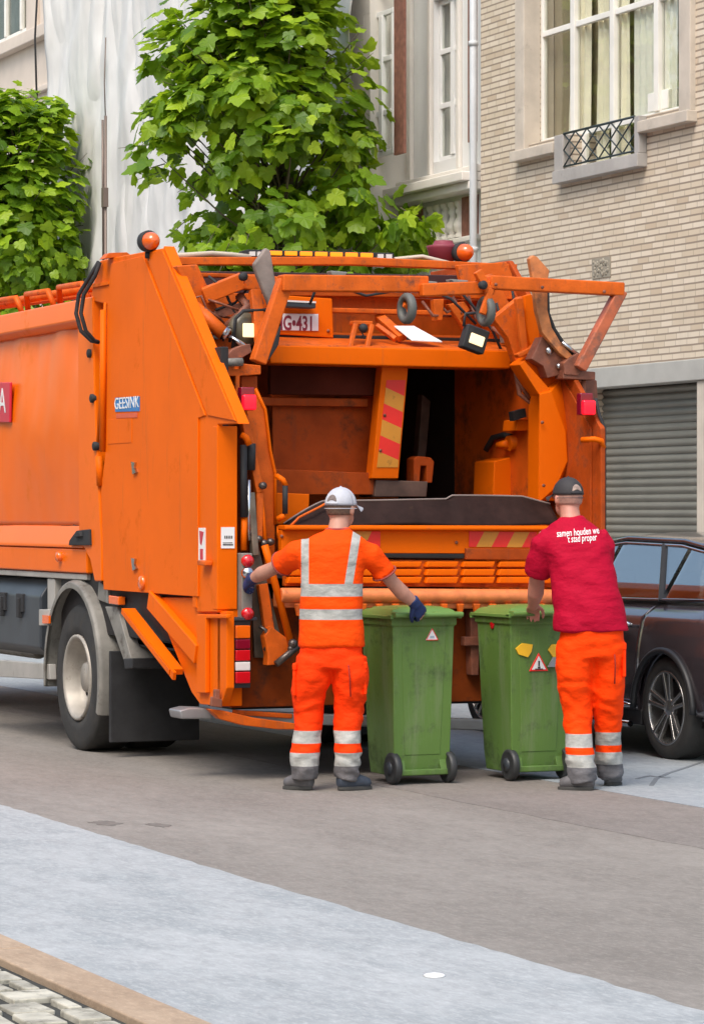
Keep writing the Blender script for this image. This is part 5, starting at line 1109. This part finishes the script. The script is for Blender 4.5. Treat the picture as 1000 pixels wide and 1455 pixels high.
for sd_ in (0, 1):
    fx = (lambda x: x) if not sd_ else (lambda x: 2 * (XC + CWD / 2) - x)
    def Q(y, z, o=0): return V(fx(gx(z) - .008 + o), y, z)
    def rl(y):
        for a, c in zip(roofl, roofl[1:]):
            if a[0] <= y <= c[0]: return a[1] + (c[1] - a[1]) * (y - a[0]) / (c[0] - a[0])
        return roofl[-1][1] if y > 0 else 1
    f = MB()
    yq = YW + .29
    for p, w_ in (([(yq, 1.02), (yq + .36, rl(yq + .3) - .05)], .055), ([(YW + 1.28, 1.02), (YW + 1.60, rl(YW + 1.5) - .04)], .06)): f.beam(Q(*p[0], .01), Q(*p[1], .01), .02, w_, (1, 0, 0))
    f.build('pillar', PLB, K)
    f = MB(); f.tube([Q(yR + .3, 1.06), Q(YW - .5, 1.045), Q(YW + .5, 1.03), Q(YW + 2.4, 1.02)], .010, 6)
    top = [(yR + .35, 1.075), (YW - .5, 1.215), (YW - .1, 1.33), (YW + .4, 1.385), (YW + 1.2, 1.40), (YW + 1.7, 1.36), (YW + 2.4, 1.03)]
    f.tube([Q(y, z) for y, z in top], .010, 6); f.build('window_trim', CHR, K)
    f = MB(); f.tube([Q(y, z + .03, .01) for y, z in top[:-1]] , .022, 6); f.build('roof_frame', CP, K)
    segs = [(yR + .35, yq - .03), (yq + .03, YW + 1.24), (YW + 1.30, YW + 2.35)]
    for a, c in segs:
        def tz(y):
            for p, q in zip(top, top[1:]):
                if p[0] <= y <= q[0]: return p[1] + (q[1] - p[1]) * (y - p[0]) / (q[0] - p[0])
            return top[-1][1]
        g = MB(); N_ = 10; ptsb = [Q(a + (c - a) * i / N_, 1.035, .004) for i in range(N_ + 1)]; ptst = [Q(a + (c - a) * i / N_, max(1.04, tz(a + (c - a) * i / N_)), .004) for i in range(N_ + 1)]
        g.prism(ptsb + ptst[::-1], (.004, 0, 0)); g.build('side_window', CGL, K)
g = MB(); g.prism([V(gx(1.36) + .02, YW + 1.9, 1.37), V(2 * (XC + CWD / 2) - gx(1.36) - .02, YW + 1.9, 1.37), V(XC + CWD - .12, YW + 2.55, 1.02), V(XC + .12, YW + 2.55, 1.02)], (0, 0, .005)); g.build('windscreen', CGL, K)
b = MB()
for x in (XC + .45, XC + 1.35):
    for y in (YW + .55, YW + 1.45): b.box((x, y, 1.12), (.25, .09, .17)); b.box((x, y + .02, .90), (.42, .13, .22))
b.build('seat', mat('grey_seat_cloth', (.10, .105, .10), .8), K, bevel=.04)
b = MB(); b.ball((XC - .10, YW + 1.95, 1.06), .10, 12, (.9, .6, .8)); b.build('wing_mirror', CP, K)
def car_wheel(x, yc, sg):
    c = V(x, yc, RW); ax = V(sg, 0, 0)
    b = MB(); b.lathe(c, ax, [(-.2, .2), (-.2, .32), (-.18, RW), (-.02, RW), (0, .315), (.006, .28), (0, .245), (-.02, .238)], 48); ty = b.build('wheel', TYRE, K)
    b = MB(); b.lathe(c, ax, [(-.01, .245), (.004, .244), (.004, .228), (-.02, .222), (-.14, .215)], 40); b.lathe(c, ax, [(-.05, .0), (-.05, .21), (-.055, .0)], 24) if 0 else None
    for k in range(5):
        for d_ in (-.16, .16):
            a = 2 * PI * k / 5 + .3; o_ = c + V(-sg * .03, 0, 0); b.beam(o_ + V(0, .05 * math.cos(a + d_ * 2), .05 * math.sin(a + d_ * 2)), o_ + V(sg * .02, .232 * math.cos(a + d_), .232 * math.sin(a + d_)), .026, .03, (1, 0, 0))
    b.lathe(c, ax, [(-.05, .07), (-.02, .065), (-.012, .03), (-.012, 0)], 20); b.build('rim', mat('alloy_rim', (.48, .47, .46), .25, .9), ty, bevel=.004)
    b = MB(); b.lathe(c, ax, [(-.15, 0), (-.15, .22), (-.1, .22)], 24); b.build('brake_disc', VOID, ty)
for yc in (YW, YFW): car_wheel(XC + .015, yc, -1); car_wheel(XC + CWD - .015, yc, 1)
b = MB(); b.bx(XC + .1, XC + CWD - .1, yR + .3, yF - .3, .22, .5); b.build('underbody', VOID, K)
b = MB()
for x in (XC + .22, XC + CWD - .22): b.box((x, yR + .02, .83), (.34, .08, .13))
b.build('tail_lamp', REDL, K, bevel=.02)
b = MB(); b.bx(XC + .2, XC + CWD - .2, YW - .86, YW - .83, .42, .5); b.build('bumper_trim', PLB, K)
b = MB(); b.prism([V(XC + .32, YW - .74, 1.03), V(XC + CWD - .32, YW - .74, 1.03), V(XC + CWD - .36, YW - .38, 1.29), V(XC + .36, YW - .38, 1.29)], (0, -.006, .004)); b.build('rear_window', CGL, K)

# ------------------------------------------------------------------ people
SKIN = mat('sunburnt_skin', (.48, .235, .165), .5, var=.12, vs=14, bump=.05, bs_=90)
def fuse(name, mb, voxel, smooth, m, parent, disp=None):
    """several overlapping closed forms fused into ONE continuous skin"""
    me = bpy.data.meshes.new('tmp'); bmesh.ops.recalc_face_normals(mb.bm, faces=mb.bm.faces); mb.bm.to_mesh(me); mb.bm.free()
    o = bpy.data.objects.new('tmp', me); C.objects.link(o)
    r = o.modifiers.new('r', 'REMESH'); r.mode = 'VOXEL'; r.voxel_size = voxel; r.use_smooth_shade = True
    s = o.modifiers.new('s', 'SMOOTH'); s.iterations = smooth; s.factor = .5
    dg = bpy.context.evaluated_depsgraph_get(); dg.update(); e = bpy.data.meshes.new_from_object(o.evaluated_get(dg)); bpy.data.objects.remove(o); bpy.data.meshes.remove(me)
    out = MB(); out.bm.from_mesh(e); bpy.data.meshes.remove(e)
    if disp:
        out.bm.normal_update()
        for v, dv in [(v, disp(v.co, v.normal)) for v in out.bm.verts]: v.co += v.normal * dv
    return out.build(name, m, parent, smooth=True, recalc=False)
def hand(mb, wrist, d, back, thumb, curl, L=.185, spread=.10, r=.0088, ps=1.0):
    """palm and five separate fingers; d along the hand, back = back-of-hand normal"""
    d = Vector(d).normalized(); back = (Vector(back) - d * Vector(back).dot(d)).normalized(); sx_ = d.cross(back); 
    if sx_.dot(Vector(thumb)) < 0: sx_ = -sx_
    pl = L * .5; W_ = Vector(wrist)
    mb.loft([(W_ - d * .02, sx_ * .028 * ps, back * .021 * ps), (W_ + d * .02, sx_ * .034 * ps, back * .018 * ps), (W_ + d * pl * .6, sx_ * .042 * ps, back * .016 * ps), (W_ + d * pl, sx_ * .041 * ps, back * .013 * ps)], 16)
    for i, (off, ln) in enumerate(((.031, .92), (.0105, 1.0), (-.0105, .94), (-.031, .76))):
        p = W_ + d * (pl - .012) + sx_ * off; dr = (d + sx_ * off * spread * 14).normalized(); rr = r * (1 if i < 3 else .88); pts = [p]; ang = 0
        for j, seg in enumerate((.46, .31, .23)):
            ang += curl[j] * (1 + .08 * i); v = dr * math.cos(ang) - back * math.sin(ang); pts.append(pts[-1] + v * (L * .5 * ln * seg))
        mb.limb(pts, [rr * 1.12, rr * 1.04, rr * .96, rr * .8], ref=sx_, n=10, ends=True)
    p = W_ + d * .02 + sx_ * .030; t = (d * .75 + sx_ * .65 - back * .25).normalized(); q = p + t * .042; q2 = q + (d * .9 + sx_ * .15 - back * (.35 + curl[1] * .3)).normalized() * .032; q3 = q2 + (d * .85 - sx_ * .1 - back * (.5 + curl[2] * .3)).normalized() * .026
    mb.limb([p, q, q2, q3], [r * 1.7, r * 1.3, r * 1.15, r * .9], ref=back, n=10, ends=True)
def fold(amp, sx_=18, sz_=9, seed=0):
    return lambda c, n_: amp * (noise.noise(V(c.x * sx_ * .5, c.y * sx_ * .5, c.z * sz_ + seed)) + .5 * noise.noise(V(c.x * sx_, c.y * sx_, c.z * sz_ * 2.3 + seed + 4)))
def cloth(name, col, bands=(), straps=(), side_stripes=None, rough=.75, zcol=None, glow=0):
    """bands: (z0, z1) reflective hoops; straps: (lat0, lat1, lat slope, z0, z1) along the wearer; zcol: (z, colour) below which the cloth changes"""
    m, n, b = nmat(name); tc = n.nodes.new('ShaderNodeTexCoord'); sep = n.nodes.new('ShaderNodeSeparateXYZ'); n.links.new(tc.outputs['Object'], sep.inputs[0])
    lat = mth(n, 'SUBTRACT', mth(n, 'MULTIPLY', sep.outputs[0], CS), mth(n, 'MULTIPLY', sep.outputs[1], SN)); z = sep.outputs[2]
    c = mixc(n, ramp(n, ntex(n, 9, 4), .3, .7), tuple(x * .93 for x in col), tuple(min(1, x * 1.06) for x in col))
    if zcol: c = mixc(n, mth(n, 'LESS_THAN', z, zcol[0]), c, mixc(n, ramp(n, ntex(n, 14, 5), .35, .65), tuple(x * .7 for x in zcol[1]), zcol[1]))
    def inr(v, a, d): return mth(n, 'MULTIPLY', mth(n, 'GREATER_THAN', v, a), mth(n, 'LESS_THAN', v, d))
    k = None
    for a, d in bands: t = inr(z, a, d); k = t if k is None else mth(n, 'MAXIMUM', k, t)
    for a, d, sl, z0, z1 in straps:
        lv = mth(n, 'MULTIPLY_ADD', mth(n, 'SUBTRACT', z, z0), -sl, lat); t = mth(n, 'MULTIPLY', inr(lv, a, d), inr(z, z0, z1)); k = t if k is None else mth(n, 'MAXIMUM', k, t)
    if k is not None: c = mixc(n, k, c, mixc(n, ramp(n, ntex(n, 16, 4), .35, .65), (.33, .33, .31), (.44, .435, .41)))
    n.links.new(c, b.inputs['Base Color']); b.inputs['Roughness'].default_value = rough; b.inputs['Specular IOR Level'].default_value = .12
    wv = mth(n, 'ADD', mth(n, 'MULTIPLY', ntex(n, 10, 5, rough=.45, sv=(1, 1, 1.8)), 1.0), mth(n, 'MULTIPLY', ntex(n, 300, 2), .03)); bumpn(n, b, wv, .6, .03); return m
def person(label, D0, foot_px, S):
    g = DD(foot_px, 730, D0); g.z = 0
    root = empty('person', g, label, 'person')
    return root
def zat(py, D): return H + (730 - py) / F * D
HIV = (.95, .070, .0015); HIV2 = (.95, .045, .002)
def head(root, hc, fw, neck, capmat, strap, hairm, capname='cap', skinbody=None, R=.098):
    fw = Vector(fw).normalized(); sx_ = fw.cross(UP).normalized(); up = UP
    b = skinbody
    rot = Matrix((sx_, fw, up)).transposed()
    b.ball(hc + up * .012, R, 24, (.80, 1.0, 1.08), rot); b.ball(hc + fw * .045 - up * .055, R * .66, 18, (.82, .85, .95), rot)
    b.ball(hc + fw * .105 - up * .015, .016, 10, (.8, 1.2, 1.4), rot); b.ball(hc + fw * .085 - up * .085, .022, 10, (1.1, .8, .7), rot)
    for s_ in (-1, 1):
        b.ball(hc + sx_ * s_ * .080 - up * .012 - fw * .004, .030, 12, (.35, .62, 1.0), rot); b.ball(hc + fw * .085 + sx_ * s_ * .033 + up * .022, .014, 8, (1.3, .6, .6), rot)
    b.limb([neck, neck.lerp(hc, .5), hc - up * .03 - fw * .01], [(.062, .062), (.056, .058), (.060, .066)], n=18)
def head_extras(root, body, hc, fw, capmat, hairm, holem, R=.098, brim_rot=0, brimmat=None):
    fw = Vector(fw).normalized(); sx_ = fw.cross(UP).normalized(); up = UP
    for s_ in (-1, 1):
        e = MB(); e.ball(hc + fw * .094 + sx_ * s_ * .033 + up * .012, .012, 10); e.build('eye', WHT, body); e = MB(); e.ball(hc + fw * .1035 + sx_ * s_ * .033 + up * .012, .0055, 8); e.build('iris', INK, body)
    e = MB(); e.ball(hc + fw * .101 - up * .062, .02, 10, (1.1, .35, .3), Matrix((sx_, fw, up)).transposed()); e.build('mouth', mat('lip', (.38, .13, .10), .5), body)
    # hair: short cropped shell behind and beside the cap edge
    h = MB()
    def hs(u, v):
        a = PI * (1.0 + u) + 0; th = .42 * PI + v * .24 * PI          # around the back
        k = 1.035; return hc + up * .012 + sx_ * math.cos(a) * math.sin(th) * R * .80 * k + fw * math.sin(a) * math.sin(th) * R * 1.0 * k + up * math.cos(th) * R * 1.08 * k
    h.grid(24, 6, hs, thick=fw * .004); h.build('hair', hairm, body)
    # cap crown
    c = MB()
    cr = lambda a, th, k=1.09: hc + up * .018 + sx_ * math.cos(a) * math.sin(th) * R * .82 * k + fw * math.sin(a) * math.sin(th) * R * 1.02 * k + up * math.cos(th) * R * .98 * k
    c.grid(40, 12, lambda u, v: cr(2 * PI * u, .015 + v * .50 * PI), thick=None)
    c.grid(40, 1, lambda u, v: cr(2 * PI * u, .50 * PI, 1.09 + .015 * v) - up * .018 * 1); 
    cap = c.build('cap', capmat, root)
    sm = cap.modifiers.new('s', 'SOLIDIFY'); sm.thickness = .004
    bb = MB()
    def brim(u, v):
        a = PI / 2 + (u - .5) * 1.9 ; p0 = cr(a, .49 * PI); o = (fw + sx_ * math.cos(a) * .35).normalized(); l = .085 * math.sin(PI * (u * .86 + .07)) ** .6
        return p0 + o * l * v - up * (.012 * v + .05 * v * (u - .5) ** 2 * 2.2 + .004)
    bb.grid(20, 8, brim, thick=UP * .004); bb.build('brim', brimmat or capmat, cap)
    # opening above the adjusting strap
    o = MB(); N_ = 16
    pts = []
    for i in range(N_ + 1):
        t = PI * i / N_; a = -PI / 2 + math.cos(t) * .36; th = (.44 - .13 * math.sin(t)) * PI; pts.append(cr(a, th, 1.118))
    cen = cr(-PI / 2, .40 * PI, 1.122); vv = [o.bm.verts.new(p) for p in pts]; vc = o.bm.verts.new(cen)
    for p, q in zip(vv, vv[1:]): o._face([vc, p, q])
    o._face([vc, vv[-1], vv[0]]); ob = o.build('cap_opening', holem, cap); sm = ob.modifiers.new('s', 'SOLIDIFY'); sm.thickness = .003
    o = MB(); o.grid(16, 1, lambda u, v: cr(-PI / 2 + (u - .5) * .95, (.445 + .045 * v) * PI, 1.125), thick=fw * .003); o.build('strap', capmat, cap)
    o = MB(); o.ball(cr(0, .0, 1.1), .008, 8, (1, 1, .6)); o.build('button', capmat, cap)
def boots(root, spec, D, m_, sole):
    for (ax, ay), (hx, hy, hd), (tx, ty_, td) in spec:
        a = DD(ax, ay, D + hd); h_ = DD(hx, hy, D + hd); t = DD(tx, ty_, D + td); h_.z = .035; t.z = .03
        dr = (t - h_).normalized(); s_ = dr.cross(UP); b = MB()
        b.loft([(h_ - dr * .035 + UP * .02, s_ * .028, UP * .035), (h_ + UP * .022, s_ * .042, UP * .055), (h_.lerp(t, .35) + UP * .028, s_ * .047, UP * .06), (h_.lerp(t, .65) + UP * .018, s_ * .05, UP * .045), (h_.lerp(t, .9) + UP * .012, s_ * .047, UP * .038), (t + dr * .02 + UP * .01, s_ * .025, UP * .025)], 18)
        b.limb([h_ + dr * .03 + UP * .02, h_ + dr * .02 + UP * .10, V(a.x, a.y, .17)], [.05, .048, .052], n=16)
        o = fuse('boot', b, .008, 4, m_, root)
        c = MB(); q = []
        for k in range(18):
            an = 2 * PI * k / 18; L_ = (t - h_).length / 2 + .034; q.append(h_.lerp(t, .5) + dr * math.cos(an) * L_ + s_ * math.sin(an) * .044 + UP * (-h_.lerp(t, .5).z + .001))
        c.prism(q, UP * .022); c.build('sole', sole, o, bevel=.004)
BOOT = mat('grey_work_boot', (.105, .10, .105), .6, var=.25, vs=12, bump=.1); BOOT2 = mat('dark_blue_grey_boot', (.035, .045, .065), .6, var=.25, vs=12); SOLE = mat('boot_sole', (.05, .048, .045), .8)

# --- worker in the orange vest
D = 17.9; g0 = DD(470, 730, D); g0.z = 0
P1 = empty('person', g0, 'worker in white cap and orange reflective vest, blue gloved hand on the left bin', 'person')
W = lambda x, y, dd=0: DD(x, y, D + dd)
sk = MB(); fwh = (FW * .86 + RT * .5)
hc = W(484, 722, .04)
head(P1, hc, fwh, W(480, 757, .0), None, None, None, skinbody=sk)
sk.loft([(W(472, 925), RT * .16, FW * .10), (W(472, 880), RT * .15, FW * .09), (W(472, 820), RT * .155, FW * .10), (W(474, 785), RT * .17, FW * .10), (W(478, 766, .0), RT * .10, FW * .07), (W(480, 755, .005), RT * .06, FW * .058)], 20)
for pl, rd in (([W(450, 920), W(441, 1012, .04), W(435, 1100, .0)], [.085, .062, .042]), ([W(490, 922), W(494, 1012, .04), W(493, 1100, .0)], [.085, .062, .042])): sk.limb(pl, rd, ends=True)
La = [W(432, 787, 0.04), W(408, 797, .12), W(388, 808, .24), W(372, 815, .33), W(358, 823, .42)]; sk.limb(La, [.045, .048, .041, .045, .029], ends=True)
Ra = [W(520, 786, 0), W(544, 808, .06), W(556, 826, .10), W(572, 843, .15), W(589, 858, .20)]; sk.limb(Ra, [.045, .048, .041, .045, .029], ends=True)
gl_ = MB()
hand(sk, La[-1], (W(347, 832, .50) - La[-1]), UP * .5 - RT * .7 - FW * .4, FW + UP * .4, (.5, .7, .5), L=.165, r=.0065, ps=.75); hand(sk, Ra[-1], (W(600, 874, .24) - Ra[-1]), -FW + UP * .5, RT * .2 - UP * .3 - RT, (.3, .6, .5), L=.165, r=.0065, ps=.75)
bd1 = fuse('body', sk, .0065, 2, SKIN, P1)
GLV = mat('blue_knit_glove', (.008, .024, .10), .7, var=.2, vs=30, bump=.3, bs_=200)
for wr, dr, bk, th in ((La[-1], W(347, 832, .50) - La[-1], UP * .5 - RT * .7 - FW * .4, FW + UP * .4), (Ra[-1], W(600, 874, .24) - Ra[-1], -FW + UP * .5, -RT - UP * .1)):
    g = MB(); dn = dr.normalized(); hand(g, wr, dn, bk, th, (.5, .7, .5) if wr is La[-1] else (.55, .8, .6), L=.172, r=.0112)
    g.limb([wr - dn * .035, wr + dn * .02], [.038, .036]); g.loft([(wr + dn * .0, dn.cross(bk).normalized() * .038, Vector(bk).normalized() * .028), (wr + dn * .08, dn.cross(bk).normalized() * .046, Vector(bk).normalized() * .022)], 14)
    fuse('glove', g, .0045, 2, GLV, P1)
zs = lambda y: zat(y, D - .12)
ltr = lambda px: (px - 500) / F * D - g0.dot(RT)
ORV = cloth('hi_vis_orange_shirt', HIV, bands=[(zs(848), zs(830)), (zs(881), zs(866))], straps=[(ltr(428), ltr(439), 0, zs(832), zs(752)), (ltr(489), ltr(501), .16, zs(832), zs(752))])
sh_ = MB()
sh_.loft([(W(471, 919), RT * .192, FW * .135), (W(471, 900), RT * .190, FW * .135), (W(470, 870), RT * .180, FW * .13), (W(471, 835), RT * .178, FW * .128), (W(472, 805), RT * .188, FW * .125), (W(473, 785), RT * .205, FW * .118), (W(475, 770), RT * .19, FW * .105), (W(478, 760), RT * .125, FW * .085), (W(480, 754), RT * .074, FW * .07), (W(480, 750, .01), RT * .07, FW * .066)], 28, .9)
sh_.limb([W(436, 785, .0), W(422, 788, .045), W(409, 796, .115), W(401, 801, .155)], [(.082, .082), .083, .073, .077], n=18)
sh_.limb([W(510, 784, .0), W(525, 788, .015), W(541, 806, .055), W(546, 815, .07)], [(.075, .075), .074, .070, .075], n=18)
def shirtd(c, n_):
    z = c.z; k = fold(.007, 10, 5, 2)(c, n_) + .004 * math.sin(c.z * 40 + noise.noise(c * 4) * 4) * max(0, min(1, (1.05 - z) * 3)); return k
so_ = fuse('shirt', sh_, .011, 3, ORV, P1, shirtd)
TRIMD = mat('maroon_sleeve_trim', (.28, .05, .04), .8)
b = MB()
def ring(mb, c, ax, r, th):
    ax = ax.normalized(); u = ax.orthogonal().normalized(); v = ax.cross(u); mb.tube([c + (u * math.cos(a) + v * math.sin(a)) * r for a in [2 * PI * i / 28 for i in range(29)]], th, 6, cap=False)
ring(b, W(401, 801, .15), W(401, 801, .15) - W(409, 796, .11), .073, .006); ring(b, W(546, 815, .07), W(546, 815, .07) - W(541, 806, .055), .072, .006)
ring(b, W(480, 752, .008), UP, .068, .007); b.build('trim', TRIMD, so_)
ORT = cloth('hi_vis_orange_trousers', HIV2, bands=[(zat(1056, D), zat(1038, D)), (zat(1088, D), zat(1069, D))], zcol=(zat(1088, D), (.16, .15, .155)))
def trousers(name, root, hip, legs, m_, seed):
    t = MB(); t.loft(hip, 24, .95)
    for pts, rad in legs: t.limb(pts, rad, ref=RT, n=20)
    def dsp(c, n_):
        z = c.z; kn = math.exp(-((z - .50) / .14) ** 2); an = math.exp(-((z - .16) / .10) ** 2)
        d_ = c.x * 26 * math.sin(seed) + c.y * 14; return fold(.010, 8, 5, seed)(c, n_) + (.006 * kn + .008 * an) * math.sin(z * 62 + d_ + noise.noise(c * 8 + V(seed, 0, 0)) * 7) * (.5 + noise.noise(c * 6)) + .005 * noise.noise(c * 20)
    return fuse(name, t, .011, 2, m_, root, dsp)
tr_ = trousers('trousers', P1, [(W(470, 950), RT * .175, FW * .12), (W(470, 925), RT * .18, FW * .13), (W(471, 900), RT * .175, FW * .12)],
    [([W(447, 935, 0), W(443, 965, .0), W(438, 985, .015), W(439, 1012, .03), W(437, 1040, .02), W(433, 1070, 0), W(433, 1095, 0), W(433, 1108, .0)], [(.105, .12), (.108, .115), (.102, .105), (.088, .092), (.080, .085), (.082, .085), (.078, .08), (.070, .075)]),
     ([W(495, 935, 0), W(498, 965, .0), W(497, 985, .015), W(495, 1012, .03), W(493, 1040, .02), W(494, 1070, 0), W(493, 1095, 0), W(491, 1108, .0)], [(.105, .12), (.102, .115), (.098, .105), (.085, .09), (.080, .085), (.080, .085), (.076, .08), (.070, .075)])], ORT, 1)
def pocket(root, par, c, w_, h, dpt, m_, ang):
    b = MB(); r_ = Matrix((RT, FW, UP)).transposed() @ Matrix.Rotation(ang, 3, 'Z'); b.box(c, (w_, dpt, h), r_); b.box(c + UP * (h / 2 + .0) + r_ @ V(0, -dpt * .12, 0), (w_ + .008, dpt + .008, .045), r_); return b.build('pocket', m_, par, bevel=.014)
OPL = cloth('orange_pocket_cloth', HIV2)
pocket(P1, tr_, W(423, 968, .0), .14, .17, .022, OPL, math.radians(72)); pocket(P1, tr_, W(515, 966, .0), .14, .17, .02, OPL, math.radians(-75))
b = MB(); b.tube([W(495, 945, -.125), W(497, 965, -.125), W(498, 990, -.11)], .004, 6); b.build('seam', mat('dark_seam', (.30, .015, .005), .8), tr_)
head_extras(P1, bd1, hc, fwh, mat('white_cotton_cap', (.46, .46, .50), .85, var=.08, vs=20, bump=.3, bs_=90), mat('short_brown_hair', (.13, .075, .05), .8, var=.3, vs=60), mat('hair_in_opening', (.16, .12, .11), .8, var=.3, vs=60))
boots(P1, [((434, 1100), (437, 1120, 0), (409, 1122, .07))], D, BOOT, SOLE); boots(P1, [((492, 1100), (487, 1122, -.02), (521, 1122, .06))], D, BOOT2, SOLE)

# --- worker in the red T-shirt
D = 17.96; g0 = DD(835, 730, D); g0.z = 0
P2 = empty('person', g0, 'worker in black cap, red T-shirt and orange trousers, leaning on the right bin', 'person')
W = lambda x, y, dd=0: DD(x, y, D + dd)
sk = MB(); fwh = (FW * .9 - RT * .45); hc = W(807, 707, .12)
head(P2, hc, fwh, W(811, 742, .07), None, None, None, skinbody=sk, R=.096)
sk.loft([(W(840, 915, 0), RT * .165, FW * .11), (W(836, 880, 0), RT * .165, FW * .11), (W(826, 820, .03), RT * .165, FW * .11), (W(816, 775, .06), RT * .17, FW * .10), (W(812, 752, .07), RT * .11, FW * .075), (W(811, 740, .075), RT * .062, FW * .06)], 20)
for pl, rd in (([W(822, 915), W(822, 1010, .04), W(828, 1098, -.06)], [.095, .062, .042]), ([W(862, 915), W(863, 1010, .1), W(866, 1090, .2)], [.095, .062, .042])): sk.limb(pl, rd, ends=True)
La = [W(776, 765, .07), W(767, 795, .12), W(763, 818, .18), W(761, 842, .26), W(757, 861, .36)]; sk.limb(La, [.056, .052, .045, .049, .031], ends=True)
Ra = [W(852, 768, .07), W(848, 800, .16), W(842, 822, .24), W(825, 845, .31), W(806, 862, .38)]; sk.limb(Ra, [.056, .052, .045, .049, .031], ends=True)
hand(sk, La[-1], W(757, 869, .46) - La[-1], UP * 1.0, RT, (.2, .6, .5)); hand(sk, Ra[-1], W(800, 869, .45) - Ra[-1], UP * 1.0, -RT, (.2, .6, .5))
bd2 = fuse('body', sk, .0065, 2, mat('ruddy_skin', (.52, .22, .16), .5, var=.15, vs=12, bump=.05, bs_=90), P2)
# faded tattoo on the forearm
RED = cloth('crimson_t_shirt', (.40, .003, .026))
sh_ = MB()
sh_.loft([(W(840, 897, 0), RT * .222, FW * .15), (W(838, 875, 0), RT * .212, FW * .148), (W(833, 845, .01), RT * .198, FW * .145), (W(827, 815, .03), RT * .188, FW * .142), (W(821, 790, .045), RT * .192, FW * .135), (W(817, 772, .055), RT * .205, FW * .125), (W(814, 757, .06), RT * .185, FW * .105), (W(812, 746, .065), RT * .125, FW * .085), (W(811, 738, .07), RT * .076, FW * .072), (W(811, 734, .075), RT * .070, FW * .068)], 28, .9)
sh_.limb([W(784, 768, .06), W(775, 775, .07), W(768, 797, .11), W(765, 815, .15)], [(.09, .09), .088, .080, .080], n=18)
sh_.limb([W(846, 768, .06), W(854, 775, .07), W(852, 800, .14), W(846, 815, .20)], [(.09, .09), .088, .078, .080], n=18)
so2 = fuse('shirt', sh_, .011, 3, RED, P2, lambda c, n_: fold(.008, 9, 4, 5)(c, n_) + .004 * math.sin(c.z * 30 + c.x * 25 + noise.noise(c * 4) * 4))
# printed slogan laid onto the back of the shirt
dg = bpy.context.evaluated_depsgraph_get(); bm_ = bmesh.new(); bm_.from_mesh(so2.data); bmesh.ops.translate(bm_, verts=bm_.verts, vec=P2.location); tree_ = BVHTree.FromBMesh(bm_)
def onto(p, z):
    s = p - FW * 1.0; h = tree_.ray_cast(s, FW, 3); 
    return (h[0] - FW * (.0015 + z)) if h[0] is not None else p
up_t = (UP - FW * .0).normalized(); q = W(791, 763, -.05); q2 = W(863, 757, -.05)
text('samen houden we', .058, q, (q2 - q), UP, WHT, 'lettering', so2, sx=(q2 - q).length / .50, bold=.0004, project=onto)
q = W(805, 768, -.05) - UP * .012; q2 = W(857, 764, -.05) - UP * .012
text("'t stad proper", .058, q, (q2 - q), UP, WHT, 'lettering', so2, sx=(q2 - q).length / .39, bold=.0004, project=onto)
bm_.free()
ORT2 = cloth('hi_vis_orange_trousers', (.98, .055, .001), bands=[(zat(1061, D), zat(1042, D)), (zat(1089, D), zat(1071, D))], zcol=(zat(1089, D), (.15, .145, .155)))
tr2 = trousers('trousers', P2, [(W(840, 935), RT * .185, FW * .13), (W(840, 910), RT * .19, FW * .14), (W(840, 885), RT * .18, FW * .13)],
    [([W(819, 915, 0), W(816, 945, -.0), W(816, 975, .01), W(820, 1010, .02), W(821, 1040, .0), W(823, 1070, -.04), W(827, 1098, -.06), W(829, 1112, -.06)], [(.115, .12), (.112, .118), (.102, .108), (.086, .092), (.082, .087), (.083, .087), (.084, .085), (.08, .08)]),
     ([W(862, 915, 0), W(864, 945, .02), W(864, 975, .04), W(864, 1010, .08), W(864, 1040, .12), W(864, 1070, .16), W(865, 1090, .19), W(867, 1103, .2)], [(.11, .12), (.098, .115), (.094, .105), (.084, .09), (.080, .085), (.078, .085), (.078, .08), (.075, .075)])], ORT2, 9)
pocket(P2, tr2, W(883, 940, .0), .13, .18, .02, OPL, math.radians(-78))
b = MB(); b.tube([W(873, 930, -.105), W(874, 945, -.105), W(873, 972, -.085)], .004, 6); b.build('seam', mat('dark_seam', (.30, .015, .005), .8), tr2)
head_extras(P2, bd2, hc, fwh, mat('black_cap', (.030, .026, .028), .75, var=.2), mat('cropped_hair', (.42, .22, .17), .7, var=.2, vs=60), mat('skin_in_opening', (.34, .24, .20), .7, var=.3, vs=50), R=.096)
boots(P2, [((828, 1105), (836, 1124, -.08), (800, 1124, -.03)), ((866, 1098), (866, 1112, .2), (876, 1110, .26))], D, BOOT, SOLE)
